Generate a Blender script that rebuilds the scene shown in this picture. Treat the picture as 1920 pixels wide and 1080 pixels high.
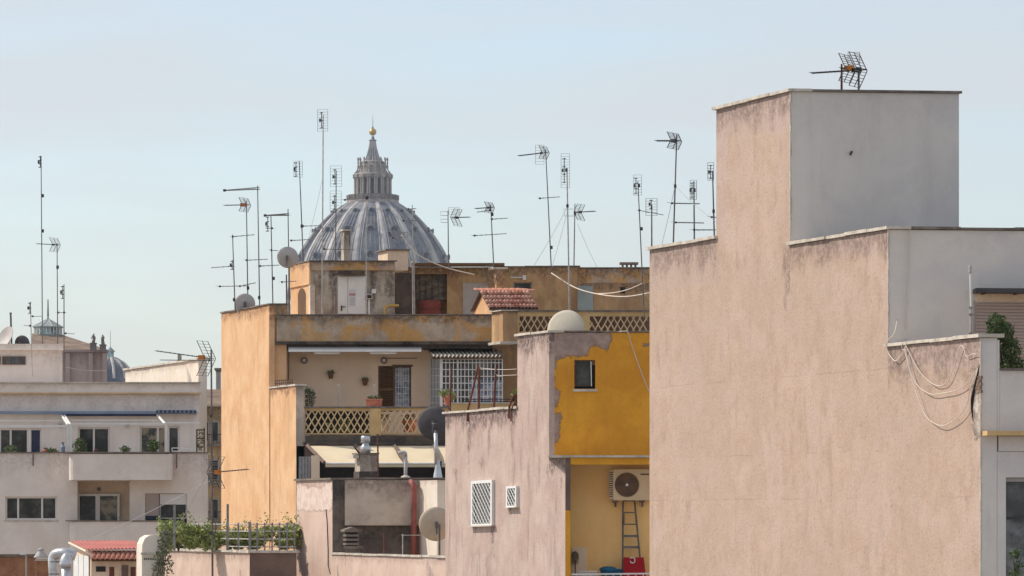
import bpy, math, random
from mathutils import Vector, Matrix
random.seed(7)
for o in list(bpy.data.objects): bpy.data.objects.remove(o)
scene = bpy.context.scene
COL = scene.collection
V = Vector
# ------------------------------------------------------------------ camera, sky, sun, exposure
F, HY, CZ, S = 8000.0, 975.0, 24.0, 0.334       # focal length (px of a 1920 frame), horizon row, eye height, slant of the party walls
cam_d = bpy.data.cameras.new("camera"); cam = bpy.data.objects.new("camera", cam_d); COL.objects.link(cam)
cam.location = (0, 0, CZ); cam.rotation_euler = (math.radians(90), 0, 0)
cam_d.sensor_width = 36.0; cam_d.lens = 36.0 * F / 1920.0
cam_d.shift_y = (HY - 540.0) / 1920.0
cam_d.clip_start = 1.0; cam_d.clip_end = 20000.0
scene.camera = cam
SUN_EL, SUN_AZ = math.radians(43), math.radians(19)      # sun from the left, slightly behind the facades
to_sun = V((-math.cos(SUN_EL) * math.cos(SUN_AZ), math.cos(SUN_EL) * math.sin(SUN_AZ), math.sin(SUN_EL)))
world = bpy.data.worlds.new("World"); scene.world = world; world.use_nodes = True
wn = world.node_tree; wn.nodes.clear()
def wnode(t, **k):
    n = wn.nodes.new(t)
    for a, b in k.items(): setattr(n, a, b)
    return n
sky = wnode('ShaderNodeTexSky', sky_type='NISHITA', sun_disc=False)
sky.sun_elevation = SUN_EL; sky.sun_rotation = math.atan2(to_sun.x, to_sun.y)
sky.altitude = 50; sky.air_density = 1.0; sky.dust_density = 0.7; sky.ozone_density = 2.0
bg = wnode('ShaderNodeBackground'); bg.inputs['Strength'].default_value = 0.142
wout = wnode('ShaderNodeOutputWorld')
wtc = wnode('ShaderNodeTexCoord'); wmap = wnode('ShaderNodeMapping')
wmap.inputs['Scale'].default_value = (5, 5, 34); wmap.inputs['Rotation'].default_value = (0, math.radians(4), 0)
wno = wnode('ShaderNodeTexNoise'); wno.inputs['Scale'].default_value = 1.0; wno.inputs['Detail'].default_value = 5; wno.inputs['Roughness'].default_value = 0.5
wrm = wnode('ShaderNodeMapRange'); wrm.inputs['From Min'].default_value = 0.4; wrm.inputs['From Max'].default_value = 0.64
wrm.inputs['To Min'].default_value = 0.3; wrm.inputs['To Max'].default_value = 0.74
wmx = wnode('ShaderNodeMix', data_type='RGBA'); wmx.inputs[7].default_value = (4.3, 4.36, 4.46, 1)   # thin high cloud
L = wn.links.new
L(wtc.outputs['Generated'], wmap.inputs['Vector']); L(wmap.outputs['Vector'], wno.inputs['Vector']); L(wno.outputs['Fac'], wrm.inputs['Value'])
L(wrm.outputs['Result'], wmx.inputs[0]); L(sky.outputs['Color'], wmx.inputs[6]); L(wmx.outputs[2], bg.inputs['Color']); L(bg.outputs['Background'], wout.inputs['Surface'])
sun_d = bpy.data.lights.new("sun", 'SUN'); sun_d.energy = 3.3; sun_d.angle = math.radians(0.6); sun_d.color = (1.0, 0.93, 0.83)
sun = bpy.data.objects.new("sun", sun_d); COL.objects.link(sun); sun.location = (-60, 40, 120)
sun.rotation_euler = (-to_sun).to_track_quat('-Z', 'Y').to_euler()
scene.view_settings.view_transform = 'Standard'; scene.view_settings.look = 'None'
scene.view_settings.exposure = 0.22; scene.view_settings.gamma = 1.0; scene.view_settings.use_curve_mapping = False
scene.render.resolution_x, scene.render.resolution_y = 1024, 576

# ------------------------------------------------------------------ measuring helpers (photo row/column at a real distance Y -> metres)
def xa(x, Y): return (x - 960.0) / F * Y
def za(y, Y): return CZ + (HY - y) / F * Y
def W(x, y, Y): return V((xa(x, Y), Y, za(y, Y)))
def mm(px, Y): return px * Y / F
def UY(U, x): return U / ((x - 960.0) / F + S)          # distance at which column x meets the party-wall plane U
def UP(U, x, y, out=0.0):                                # point on the party-wall plane, 'out' metres proud of it
    Y = UY(U, x); p = W(x, y, Y)
    return p + V((-0.9485, -0.3168, 0)) * out
TDIR = V((0.3168, -0.9485, 0))                           # along the party walls, towards the viewer
BDIR = V((-S, 1, 0))                                     # party wall going back, per metre of Y

# ------------------------------------------------------------------ mesh builder
class MB:
    def __init__(s): s.v = []; s.f = []; s.mi = []; s.g = []; s.T = None
    def add(s, p, g=0.0):
        p = V(p)
        if s.T is not None: p = s.T @ p
        s.v.append(p); s.g.append(g); return len(s.v) - 1
    def face(s, ids, m=0): s.f.append(tuple(ids)); s.mi.append(m)
    def poly(s, pts, m=0): s.face([s.add(p) for p in pts], m)
    def grid(s, p, a, b, step=None, m=0, zt=None, gl=1.0, gfun=None):
        p, a, b = V(p), V(a), V(b)
        nu = max(1, int(round(a.length / step))) if step else 1
        nv = max(1, int(round(b.length / step))) if step else 1
        ids = []
        for j in range(nv + 1):
            for i in range(nu + 1):
                q = p + a * (i / nu) + b * (j / nv)
                if gfun: g = gfun(q)
                elif zt is not None: g = max(0.0, 1.0 - (zt - q.z) / gl)
                else: g = 0.0
                ids.append(s.add(q, g))
        for j in range(nv):
            for i in range(nu):
                k = j * (nu + 1) + i
                s.face((ids[k], ids[k + 1], ids[k + nu + 2], ids[k + nu + 1]), m)
    def prism(s, p, a, b, z0, z1, m=(0, 0, 0, 0, 0), step=None, gl=1.0, gfun=None):
        # p near-left corner (x, y); a along the front, b going back; m = left, front, right, back, top/bottom
        if isinstance(m, int): m = (m,) * 5
        p = V((p[0], p[1], z0)); a = V((a[0], a[1], 0)); b = V((b[0], b[1], 0)); h = V((0, 0, z1 - z0))
        s.grid(p + b, -b, h, step, m[0], z1, gl, gfun)
        s.grid(p, a, h, step, m[1], z1, gl, gfun)
        s.grid(p + a, b, h, step, m[2], z1, gl)
        s.grid(p + a + b, -a, h, None, m[3])
        s.grid(p + h, a, b, None, m[4]); s.grid(p + b, a, -b, None, m[4])
    def box(s, c, d, rz=0.0, m=0, rot=None):
        M = Matrix.Translation(V(c)) @ (rot.to_4x4() if rot is not None else Matrix.Rotation(rz, 4, 'Z'))
        x, y, z = d[0] / 2, d[1] / 2, d[2] / 2
        i = [s.add(M @ V((sx * x, sy * y, sz * z))) for sz in (-1, 1) for sy in (-1, 1) for sx in (-1, 1)]
        for q in ((0, 2, 3, 1), (4, 5, 7, 6), (0, 1, 5, 4), (1, 3, 7, 5), (3, 2, 6, 7), (2, 0, 4, 6)):
            s.face([i[k] for k in q], m)
    def pbox(s, x0, y0, x1, y1, Y, d, m=0):              # upright box: front face fills this rectangle at distance Y, d deep
        s.box((xa((x0 + x1) / 2, Y), Y + d / 2, za((y0 + y1) / 2, Y)), (mm(abs(x1 - x0), Y), d, mm(abs(y1 - y0), Y)), 0, m)
    def bar(s, p, q, w, d=None, m=0, up=V((0, 1, 0))):   # rectangular bar from p to q
        p, q = V(p), V(q); ax = q - p; l = ax.length; z = ax / l
        x = up.cross(z)
        if x.length < 1e-4: x = V((1, 0, 0)).cross(z)
        x.normalize(); y = z.cross(x)
        R = Matrix((x, y, z)).transposed()
        s.box((p + q) / 2, (w, d or w, l), 0, m, R)
    def tube(s, pts, r, n=6, m=0, cap=True):
        pts = [V(p) for p in pts]; rs = r if isinstance(r, (list, tuple)) else [r] * len(pts)
        rings = []; up = None
        for i, p in enumerate(pts):
            t = (pts[min(i + 1, len(pts) - 1)] - pts[max(i - 1, 0)]).normalized()
            if up is None: up = t.orthogonal().normalized()
            up = (up - t * up.dot(t))
            up = up.normalized() if up.length > 1e-6 else t.orthogonal().normalized()
            w = t.cross(up)
            rings.append([s.add(p + (up * math.cos(2 * math.pi * k / n) + w * math.sin(2 * math.pi * k / n)) * rs[i]) for k in range(n)])
        for a, b in zip(rings, rings[1:]):
            for k in range(n): s.face((a[k], a[(k + 1) % n], b[(k + 1) % n], b[k]), m)
        if cap: s.face(rings[0][::-1], m); s.face(rings[-1], m)
    def lathe(s, prof, c=(0, 0, 0), n=16, m=0, M=None, a0=0.0, cap=True):
        c = V(c); rings = []
        for r, z in prof:
            ring = []
            for k in range(n):
                a = a0 + 2 * math.pi * k / n; q = V((r * math.cos(a), r * math.sin(a), z))
                if M is not None: q = M @ q
                ring.append(s.add(c + q))
            rings.append(ring)
        for a, b in zip(rings, rings[1:]):
            for k in range(n): s.face((a[k], a[(k + 1) % n], b[(k + 1) % n], b[k]), m)
        if cap: s.face(rings[0][::-1], m); s.face(rings[-1], m)
    def facade(s, p, a, ln, z0, z1, holes=(), depth=0.15, m=0, step=None, gl=1.0, mr=None, inward=None, gfun=None):
        # front face with rectangular openings (t0, t1, za, zb) and their reveals
        p = V((p[0], p[1], 0)); a = V((a[0], a[1], 0)).normalized(); inw = inward or V((-a.y, a.x, 0))
        mr = m if mr is None else mr
        ts = {0.0, ln}; zs = {z0, z1}
        for h in holes: ts |= {h[0], h[1]}; zs |= {h[2], h[3]}
        ts = sorted(t for t in ts if -1e-6 <= t <= ln + 1e-6); zs = sorted(z for z in zs if z0 - 1e-6 <= z <= z1 + 1e-6)
        for t0, t1 in zip(ts, ts[1:]):
            for u0, u1 in zip(zs, zs[1:]):
                tc, uc = (t0 + t1) / 2, (u0 + u1) / 2
                if any(h[0] < tc < h[1] and h[2] < uc < h[3] for h in holes): continue
                s.grid(p + a * t0 + V((0, 0, u0)), a * (t1 - t0), V((0, 0, u1 - u0)), step, m, z1, gl, gfun)
        for t0, t1, u0, u1 in holes:
            q = [p + a * t + V((0, 0, z)) for t, z in ((t0, u0), (t1, u0), (t1, u1), (t0, u1))]
            for i in range(4): s.poly((q[i], q[i] + inw * depth, q[(i + 1) % 4] + inw * depth, q[(i + 1) % 4]), mr)
    def build(s, name, mats, parent=None, smooth=False, kind=None, label=None, attr=None):
        o0 = ORI.get(parent, V((0, 0, 0))) if parent else V((0, 0, 0))
        me = bpy.data.meshes.new(name); me.from_pydata([tuple(q - o0) for q in s.v], [], s.f)
        if not isinstance(mats, (list, tuple)): mats = [mats]
        for mt in mats: me.materials.append(mt)
        me.polygons.foreach_set('material_index', s.mi)
        if smooth: me.polygons.foreach_set('use_smooth', [True] * len(s.f))
        if any(s.g):
            at = me.attributes.new('grime', 'FLOAT', 'POINT'); at.data.foreach_set('value', s.g)
        if attr:
            for k, vals in attr.items():
                at = me.attributes.new(k, 'FLOAT', 'POINT'); at.data.foreach_set('value', vals)
        me.update()
        o = bpy.data.objects.new(name, me); COL.objects.link(o)
        if parent: o.parent = parent; ORI[o] = o0
        else: ORI[o] = V((0, 0, 0))
        if kind: o['kind'] = kind
        if label: o['label'] = label
        return o
ORI = {}
def thing(name, label, cat, loc, group=None):
    o = bpy.data.objects.new(name, None); COL.objects.link(o); o.location = loc; o.empty_display_size = 0.2
    o['label'] = label; o['category'] = cat
    if group: o['group'] = group
    ORI[o] = V(loc); return o
def tag(o, label, cat, group=None):
    o['label'] = label; o['category'] = cat
    if group: o['group'] = group
    return o
def inst(me, name, parent, loc, rot=(0, 0, 0), sc=(1, 1, 1)):
    o = bpy.data.objects.new(name, me); COL.objects.link(o); o.parent = parent
    o.location = V(loc) - ORI[parent]; o.rotation_euler = rot; o.scale = sc; ORI[o] = ORI[parent]
    return o
def piece(name, mt, parent, fn, smooth=False, label=None):
    mb = MB(); fn(mb); return mb.build(name, mt, parent, smooth, label=label)

# ------------------------------------------------------------------ materials
def srgb(r, g, b):
    f = lambda c: (c / 255 / 12.92) if c / 255 <= 0.04045 else ((c / 255 + 0.055) / 1.055) ** 2.4
    return (f(r), f(g), f(b))
def mat(name, c1, c2=None, dirt=None, rough=0.85, metal=0.0, scale=1.2, lo=0.35, hi=0.65, streak=0.0, sscale=2.2, grime=0.0, speck=0.12,
        bump=0.0, bscale=30.0, blot=None, blots=0.0, bls=0.8, peel=None, spec=0.3, zs=0.13, joints=(), tint=None):
    m = bpy.data.materials.new(name); m.use_nodes = True; nt = m.node_tree; N = nt.nodes; K = nt.links.new
    b = N['Principled BSDF']; b.inputs['Roughness'].default_value = rough; b.inputs['Metallic'].default_value = metal
    b.inputs['Specular IOR Level'].default_value = spec
    c2 = c2 or tuple(x * 0.82 for x in c1); dirt = dirt or tuple(x * 0.35 for x in c1)
    tc = N.new('ShaderNodeTexCoord')
    def noise(sc, det=5, ro=0.6, vec=None, dist=0.0):
        n = N.new('ShaderNodeTexNoise'); n.inputs['Scale'].default_value = sc; n.inputs['Detail'].default_value = det
        n.inputs['Roughness'].default_value = ro; n.inputs['Distortion'].default_value = dist
        K(vec or tc.outputs['Object'], n.inputs['Vector']); return n.outputs['Fac']
    def rng(v, a, c, t0=0.0, t1=1.0, sm=True):
        n = N.new('ShaderNodeMapRange'); n.interpolation_type = 'SMOOTHSTEP' if sm else 'LINEAR'
        n.inputs['From Min'].default_value = a; n.inputs['From Max'].default_value = c
        n.inputs['To Min'].default_value = t0; n.inputs['To Max'].default_value = t1
        K(v, n.inputs['Value']); return n.outputs['Result']
    def op(o, u, w):
        n = N.new('ShaderNodeMath'); n.operation = o
        for i, q in enumerate((u, w)):
            if isinstance(q, (int, float)): n.inputs[i].default_value = q
            else: K(q, n.inputs[i])
        return n.outputs[0]
    def mix(f, u, w):
        n = N.new('ShaderNodeMix'); n.data_type = 'RGBA'
        for i, q in ((0, f), (6, u), (7, w)):
            if isinstance(q, (int, float)): n.inputs[i].default_value = q
            elif isinstance(q, tuple): n.inputs[i].default_value = (*q, 1)
            else: K(q, n.inputs[i])
        return n.outputs[2]
    def stretched(sx, sz):
        n = N.new('ShaderNodeMapping'); n.inputs['Scale'].default_value = (sx, sx, sz); K(tc.outputs['Object'], n.inputs['Vector']); return n.outputs['Vector']
    col = mix(rng(noise(scale, 7, 0.65), lo, hi), c1, c2)
    if blots: col = mix(op('MULTIPLY', rng(noise(bls, 6, 0.62, None, 0.6), 0.47, 0.58), blots), col, blot)
    if streak:
        st = noise(sscale, 6, 0.65, stretched(1.0, zs))
        col = mix(op('MULTIPLY', rng(st, 0.5, 0.78), streak), col, dirt)
        st2 = noise(sscale * 0.8, 5, 0.6, stretched(1.3, zs * 1.4))
        col = mix(op('MULTIPLY', rng(st2, 0.54, 0.75), streak * 0.5), col, tuple(min(1, x * 1.22) for x in c1))
    if tint:
        a = N.new('ShaderNodeAttribute'); a.attribute_name = 'tint'
        col = mix(op('MULTIPLY', rng(op('ADD', a.outputs['Fac'], op('MULTIPLY', op('SUBTRACT', noise(3.0, 6, 0.7), 0.5), 0.5)), 0.3, 0.62), 0.55), col, tint)
        col = mix(op('MULTIPLY', rng(noise(0.38, 5, 0.6, None, 0.8), 0.42, 0.6), 0.45), col, tuple(x * 0.86 for x in c1))
    if grime:
        a = N.new('ShaderNodeAttribute'); a.attribute_name = 'grime'
        g = op('ADD', a.outputs['Fac'], op('MULTIPLY', op('SUBTRACT', noise(2.6, 8, 0.72, stretched(1.0, 0.6)), 0.5), 2.1))
        g = op('MULTIPLY', rng(g, 0.28, 0.85), rng(a.outputs['Fac'], 0.0, 0.2))
        g = op('MULTIPLY', g, rng(noise(9, 8, 0.75), 0.36, 0.58, 0.15, 1.0))
        col = mix(op('MULTIPLY', g, grime), col, dirt)
    if peel:
        a = N.new('ShaderNodeAttribute'); a.attribute_name = 'peel'
        pe = op('ADD', a.outputs['Fac'], op('MULTIPLY', op('SUBTRACT', noise(5.5, 10, 0.78), 0.5), 0.4))
        pm = rng(pe, -0.006, 0.006)
        rim = op('MULTIPLY', rng(pe, -0.02, 0.0), rng(pe, 0.035, 0.004))  # rim paints the thin shadow along the flake edge
        pc = mix(rng(noise(5, 6), 0.35, 0.65), peel[0], peel[1])
        col = mix(pm, col, pc); col = mix(op('MULTIPLY', rim, 0.6), col, dirt)
    if joints:
        sx = N.new('ShaderNodeSeparateXYZ'); K(tc.outputs['Object'], sx.inputs[0]); wob = op('MULTIPLY', op('SUBTRACT', noise(1.3, 6, 0.7), 0.5), 0.12)
        brk = rng(noise(0.7, 4), 0.5, 0.6)
        for jz in joints:
            dd = op('ABSOLUTE', op('SUBTRACT', op('ADD', sx.outputs['Z'], wob), jz), 0.0)
            col = mix(op('MULTIPLY', op('MULTIPLY', rng(dd, 0.02, 0.004), brk), 0.16), col, dirt)
            below = op('MULTIPLY', rng(op('SUBTRACT', jz, op('ADD', sx.outputs['Z'], wob)), 0.0, 0.01), rng(op('SUBTRACT', jz, sx.outputs['Z']), 0.9, 0.0))
            col = mix(op('MULTIPLY', below, 0.08), col, tuple(min(1, x * 1.15) for x in c1))
    if speck:
        col = mix(op('MULTIPLY', rng(noise(22, 4, 0.7), 0.5, 0.72), speck), col, dirt)
        col = mix(op('MULTIPLY', rng(noise(13, 5, 0.7), 0.52, 0.74), speck * 0.6), col, tuple(min(1, x * 1.3) for x in c1))
    K(col, b.inputs['Base Color'])
    if bump or peel:
        bn = N.new('ShaderNodeBump'); bn.inputs['Strength'].default_value = max(bump, 0.02) ; bn.inputs['Distance'].default_value = 0.03
        h = op('ADD', noise(bscale, 6, 0.65), op('MULTIPLY', noise(bscale * 0.15, 5, 0.6), 0.7))
        if peel: h = op('SUBTRACT', h, op('MULTIPLY', pm, 1.0))
        K(h, bn.inputs['Height']); K(bn.outputs['Normal'], b.inputs['Normal'])
    return m
def glass(name, c=(0.024, 0.023, 0.022), rough=0.06):
    m = mat(name, c, tuple(min(1, x * 4.5) for x in c), rough=rough, speck=0, scale=1.6, lo=0.4, hi=0.75, spec=0.22); return m  # paler noise in the pane colour stands in for reflections
M = {}
M['wall_big'] = mat('beige_pink_stucco', srgb(193, 167, 147), srgb(182, 154, 134), srgb(80, 62, 60), tint=srgb(186, 162, 154), streak=0.26, sscale=3.6, grime=0.58, speck=0.34, bump=0.32, bscale=18, blot=srgb(196, 171, 156), blots=0.55, bls=1.1, scale=2.4, zs=0.35, lo=0.3, hi=0.7, joints=(CZ + 0.385, CZ + 1.2, CZ + 2.62),
    peel=(srgb(206, 192, 176), srgb(150, 132, 120)))
M['tower_grey'] = mat('pale_grey_paint', srgb(226, 215, 204), srgb(217, 206, 196), srgb(150, 138, 128), streak=0.3, sscale=1.4, speck=0.08, bump=0.15, bscale=14, scale=0.8, blot=srgb(210, 201, 197), blots=0.5, bls=0.5, grime=0.12)
M['wall_mid'] = mat('faded_pink_stucco', srgb(200, 177, 163), srgb(185, 161, 148), srgb(92, 72, 68), streak=0.5, sscale=4.0, grime=0.9, speck=0.3, bump=0.35, bscale=24, blot=srgb(176, 144, 134), blots=0.35, bls=0.7, zs=0.2)
M['yellow_plain'] = mat('ochre_yellow_beam_paint', srgb(232, 166, 48), srgb(214, 150, 44), srgb(120, 86, 44), streak=0.3, speck=0.15, bump=0.1)
M['yellow'] = mat('ochre_yellow_paint', srgb(232, 164, 50), srgb(216, 148, 42), srgb(120, 86, 44), streak=0.3, sscale=1.3, grime=0.1, speck=0.16, bump=0.2, bscale=18, blot=srgb(208, 138, 40), blots=0.5, bls=0.7, peel=(srgb(176, 150, 136), srgb(150, 126, 116)))
M['peach'] = mat('peach_paint', srgb(255, 208, 138), srgb(250, 198, 126), srgb(170, 124, 90), streak=0.12, speck=0.05, bump=0.06)
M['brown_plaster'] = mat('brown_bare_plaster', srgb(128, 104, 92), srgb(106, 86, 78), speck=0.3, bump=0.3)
M['coping'] = mat('stone_coping', srgb(214, 202, 186), srgb(180, 168, 152), srgb(96, 84, 76), streak=0.2, speck=0.35, bump=0.2, scale=3)
M['coping_dark'] = mat('weathered_coping', srgb(138, 124, 112), srgb(104, 92, 84), srgb(60, 52, 48), speck=0.4, bump=0.3, scale=3)
M['low_pink'] = mat('pale_rose_stucco', srgb(216, 190, 172), srgb(204, 174, 158), srgb(130, 104, 96), streak=0.35, sscale=1.5, grime=0.4, speck=0.2, bump=0.3, peel=(srgb(226, 208, 194), srgb(214, 184, 168)))
M['rose_plain'] = mat('plain_rose_stucco', srgb(214, 188, 168), srgb(200, 170, 152), srgb(130, 104, 96), streak=0.35, sscale=1.5, grime=0.5, speck=0.2, bump=0.3)
M['grey_plaster'] = mat('grey_brown_plaster', srgb(206, 188, 170), srgb(186, 168, 152), srgb(100, 86, 78), streak=0.35, grime=0.6, speck=0.15, bump=0.2, blot=srgb(130, 114, 102), blots=0.4, bls=1.0)
M['dark_plaster'] = mat('streaky_dark_plaster', srgb(112, 100, 92), srgb(86, 76, 70), srgb(44, 38, 36), streak=0.5, grime=0.5, speck=0.3, bump=0.3, blot=srgb(136, 120, 106), blots=0.4, bls=1.5)
M['orange'] = mat('apricot_stucco', srgb(230, 188, 144), srgb(218, 172, 128), srgb(132, 90, 66), streak=0.35, sscale=3.4, grime=0.8, speck=0.3, bump=0.35, bscale=22, blot=srgb(212, 154, 100), blots=0.3, bls=0.6, zs=0.2)
M['ochre'] = mat('ochre_stucco', srgb(202, 168, 122), srgb(184, 148, 106), srgb(92, 74, 60), streak=0.5, grime=0.75, speck=0.25, bump=0.2, blot=srgb(164, 124, 90), blots=0.6, bls=0.8)
M['ochre_flat'] = mat('ochre_rail_paint', srgb(214, 178, 124), srgb(194, 156, 106), srgb(110, 84, 60), streak=0.3, speck=0.25, bump=0.2)
M['mottled'] = mat('mottled_mouldy_plaster', srgb(196, 174, 150), srgb(168, 140, 116), srgb(70, 58, 52), streak=0.6, sscale=1.8, grime=0.7, speck=0.3, bump=0.3, blot=srgb(204, 150, 82), blots=0.85, bls=1.1, zs=0.4)
M['mould_shade'] = mat('black_mould_shade_plaster', srgb(96, 86, 78), srgb(58, 50, 46), srgb(28, 24, 22), streak=0.6, speck=0.4, bump=0.3, blot=srgb(120, 100, 80), blots=0.5, bls=1.6)
M['cream'] = mat('cream_wall_paint', srgb(242, 216, 188), srgb(234, 206, 176), srgb(160, 130, 106), streak=0.15, grime=0.25, speck=0.05, bump=0.06)
M['roofhouse'] = mat('stained_roof_house_plaster', srgb(196, 184, 168), srgb(166, 150, 132), srgb(52, 44, 40), streak=0.9, sscale=1.6, grime=0.7, speck=0.25, bump=0.25, blot=srgb(140, 122, 104), blots=0.6, bls=1.0, zs=0.2)
M['white_wall'] = mat('off_white_render', srgb(238, 224, 212), srgb(228, 213, 200), srgb(150, 130, 116), streak=0.2, sscale=1.6, grime=0.35, speck=0.1, bump=0.08, blot=srgb(222, 207, 193), blots=0.4, bls=0.4)
M['white_lit'] = mat('white_lime_wash', srgb(232, 220, 204), srgb(222, 208, 190), srgb(160, 136, 116), streak=0.3, grime=0.5, speck=0.1, bump=0.1)
M['mauve'] = mat('mauve_brick_render', srgb(182, 158, 150), srgb(166, 142, 134), srgb(96, 78, 74), streak=0.35, grime=0.4, scale=0.3, sscale=0.5, speck=0.15, bump=0.1)
M['terracotta'] = mat('terracotta', srgb(202, 128, 102), srgb(176, 98, 76), srgb(100, 62, 52), scale=6, speck=0.4, bump=0.2)
M['tile_old'] = mat('weathered_roof_tile', srgb(206, 142, 118), srgb(178, 108, 88), srgb(110, 80, 70), scale=5, speck=0.45, bump=0.2, blot=srgb(224, 172, 150), blots=0.5, bls=4)
M['tile_far'] = mat('far_roof_tile', srgb(150, 126, 104), srgb(112, 92, 78), srgb(70, 58, 52), scale=0.8, speck=0.4, streak=0.4, sscale=0.6)
M['red_sheet'] = mat('red_corrugated_sheet', srgb(186, 104, 88), srgb(164, 86, 74), srgb(110, 62, 54), rough=0.6, scale=2, speck=0.2)
M['grey_sheet'] = mat('fibre_cement_sheet', srgb(196, 188, 174), srgb(160, 150, 138), srgb(70, 62, 56), streak=0.3, speck=0.4, scale=4)
M['white_metal'] = mat('white_painted_metal', srgb(232, 230, 226), srgb(222, 218, 212), rough=0.45, speck=0.08, scale=4)
M['galv'] = mat('galvanised_steel', srgb(150, 148, 146), srgb(120, 116, 114), rough=0.5, metal=0.35, speck=0.2, scale=6)
M['mast'] = mat('weathered_mast_steel', srgb(124, 118, 114), srgb(92, 86, 82), srgb(80, 56, 44), rough=0.6, metal=0.2, speck=0.3, scale=5)
M['mast_pale'] = mat('pale_aluminium_mast', srgb(196, 190, 182), srgb(160, 152, 146), rough=0.5, metal=0.2, speck=0.2, scale=5)
M['ant_dark'] = mat('dark_aerial_plastic', srgb(74, 70, 70), srgb(58, 54, 54), rough=0.6, speck=0)
M['ant_wire'] = mat('aerial_aluminium_rod', srgb(150, 146, 144), srgb(128, 124, 122), rough=0.5, metal=0.3, speck=0)
M['orange_plastic'] = mat('orange_aerial_plastic', srgb(226, 140, 52), srgb(206, 120, 44), rough=0.5, speck=0.05)
M['dish_grey'] = mat('grey_dish_enamel', srgb(190, 182, 176), srgb(178, 170, 164), rough=0.6, speck=0.08, scale=3)
M['dish_cream'] = mat('cream_dish_enamel', srgb(232, 222, 206), srgb(224, 212, 194), srgb(170, 150, 130), rough=0.6, speck=0.06, scale=2, streak=0.15)
M['dish_dark'] = mat('charcoal_dish_enamel', srgb(92, 86, 86), srgb(80, 74, 74), rough=0.7, speck=0.1, scale=2)
M['steel_bright'] = mat('bright_sheet_metal', srgb(214, 212, 210), srgb(184, 182, 182), rough=0.35, metal=0.6, speck=0.1, scale=4)
M['rust'] = mat('rusted_iron', srgb(124, 74, 58), srgb(92, 52, 42), rough=0.8, speck=0.4, scale=8)
M['red_pipe'] = mat('red_brown_drainpipe', srgb(160, 92, 82), srgb(136, 74, 68), srgb(90, 50, 46), rough=0.55, speck=0.15, scale=3)
M['brown_wood'] = mat('brown_shutter_paint', srgb(118, 86, 58), srgb(98, 70, 46), rough=0.7, speck=0.15)
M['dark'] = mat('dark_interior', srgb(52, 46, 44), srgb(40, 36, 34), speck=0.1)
M['black'] = mat('black_iron_paint', srgb(40, 36, 36), srgb(32, 30, 30), rough=0.6, speck=0.1)
M['glass'] = glass('window_glass'); M['dish_old'] = mat('dull_cream_dish_enamel', srgb(208, 196, 176), srgb(196, 184, 164), srgb(140, 124, 106), rough=0.7, speck=0.2, scale=2, streak=0.3)
M['glass_warm'] = mat('glass_painted_reflections', (0.3, 0.24, 0.16), (0.04, 0.04, 0.035), rough=0.15, speck=0, scale=2.2, lo=0.42, hi=0.58)  # warm reflections painted into the pane colour as noise
M['old_brick'] = mat('brown_orange_old_brick', srgb(168, 118, 86), srgb(136, 94, 70), srgb(70, 52, 44), scale=2.5, speck=0.4, streak=0.3, bump=0.3)
M['dish_beige'] = mat('beige_dish_enamel', srgb(196, 178, 156), srgb(184, 164, 142), rough=0.6, speck=0.1, scale=2)
M['glass_grey'] = glass('grey_window_glass', (0.07, 0.07, 0.07), 0.12)
M['curtain'] = mat('blue_white_curtain', srgb(112, 124, 150), srgb(190, 194, 204), rough=0.9, speck=0, scale=5, lo=0.42, hi=0.58)
M['frame_white'] = mat('white_window_frame', srgb(226, 218, 210), srgb(216, 208, 200), rough=0.5, speck=0.05)
M['frame_grey'] = mat('grey_window_frame', srgb(176, 170, 168), srgb(164, 158, 156), rough=0.5, speck=0.05)
M['awning_cream'] = mat('cream_awning_cloth', srgb(230, 212, 178), srgb(220, 200, 166), srgb(160, 130, 96), rough=0.9, speck=0.06, streak=0.1)
M['awning_blue'] = mat('blue_grey_awning_box', srgb(130, 142, 162), srgb(116, 128, 150), rough=0.5, speck=0.05)
M['navy'] = mat('navy_awning_cloth', srgb(62, 66, 86), srgb(50, 54, 72), rough=0.9, speck=0.05)
M['ac'] = mat('aged_cream_ac_casing', srgb(226, 196, 156), srgb(216, 186, 146), rough=0.5, speck=0.05)
M['fan_brown'] = mat('brown_fan_plastic', srgb(92, 72, 54), srgb(84, 66, 50), rough=0.6, speck=0.05)
M['red_cloth'] = mat('red_cloth', srgb(176, 30, 38), srgb(156, 22, 32), rough=0.9, speck=0.05)
M['blue_plastic'] = mat('blue_plastic', srgb(28, 106, 140), srgb(20, 90, 124), rough=0.5, speck=0.03)
M['mop'] = mat('grey_mop_cotton', srgb(150, 132, 108), srgb(104, 92, 78), rough=1, speck=0.3)
M['shutter'] = mat('taupe_roller_shutter', srgb(186, 166, 154), srgb(176, 156, 146), rough=0.6, speck=0.05)
M['lead'] = mat('lead_roofing', srgb(116, 119, 126), srgb(80, 87, 101), srgb(36, 42, 56), rough=0.6, metal=0.0, scale=0.12, streak=0.9, sscale=0.55, speck=0.15, bump=0, zs=0.09, blot=srgb(170, 158, 146), blots=0.35, bls=0.2)
M['lead_rib'] = mat('pale_lead_rib', srgb(200, 192, 184), srgb(158, 154, 152), srgb(76, 78, 84), rough=0.6, scale=0.3, streak=0.4, sscale=0.6, speck=0.1, zs=0.1)
M['travertine'] = mat('travertine', srgb(176, 164, 154), srgb(138, 130, 126), srgb(66, 64, 66), scale=0.4, streak=0.7, sscale=0.9, speck=0.35)
M['dome_dark'] = mat('dark_opening', srgb(58, 60, 70), srgb(46, 48, 56), speck=0.1)
M['gilt'] = mat('gilded_bronze', srgb(206, 170, 92), srgb(176, 140, 76), rough=0.4, metal=0.5, speck=0.1)
M['stone_far'] = mat('grey_statue_stone', srgb(132, 120, 114), srgb(108, 98, 94), scale=1, speck=0.2)
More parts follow.
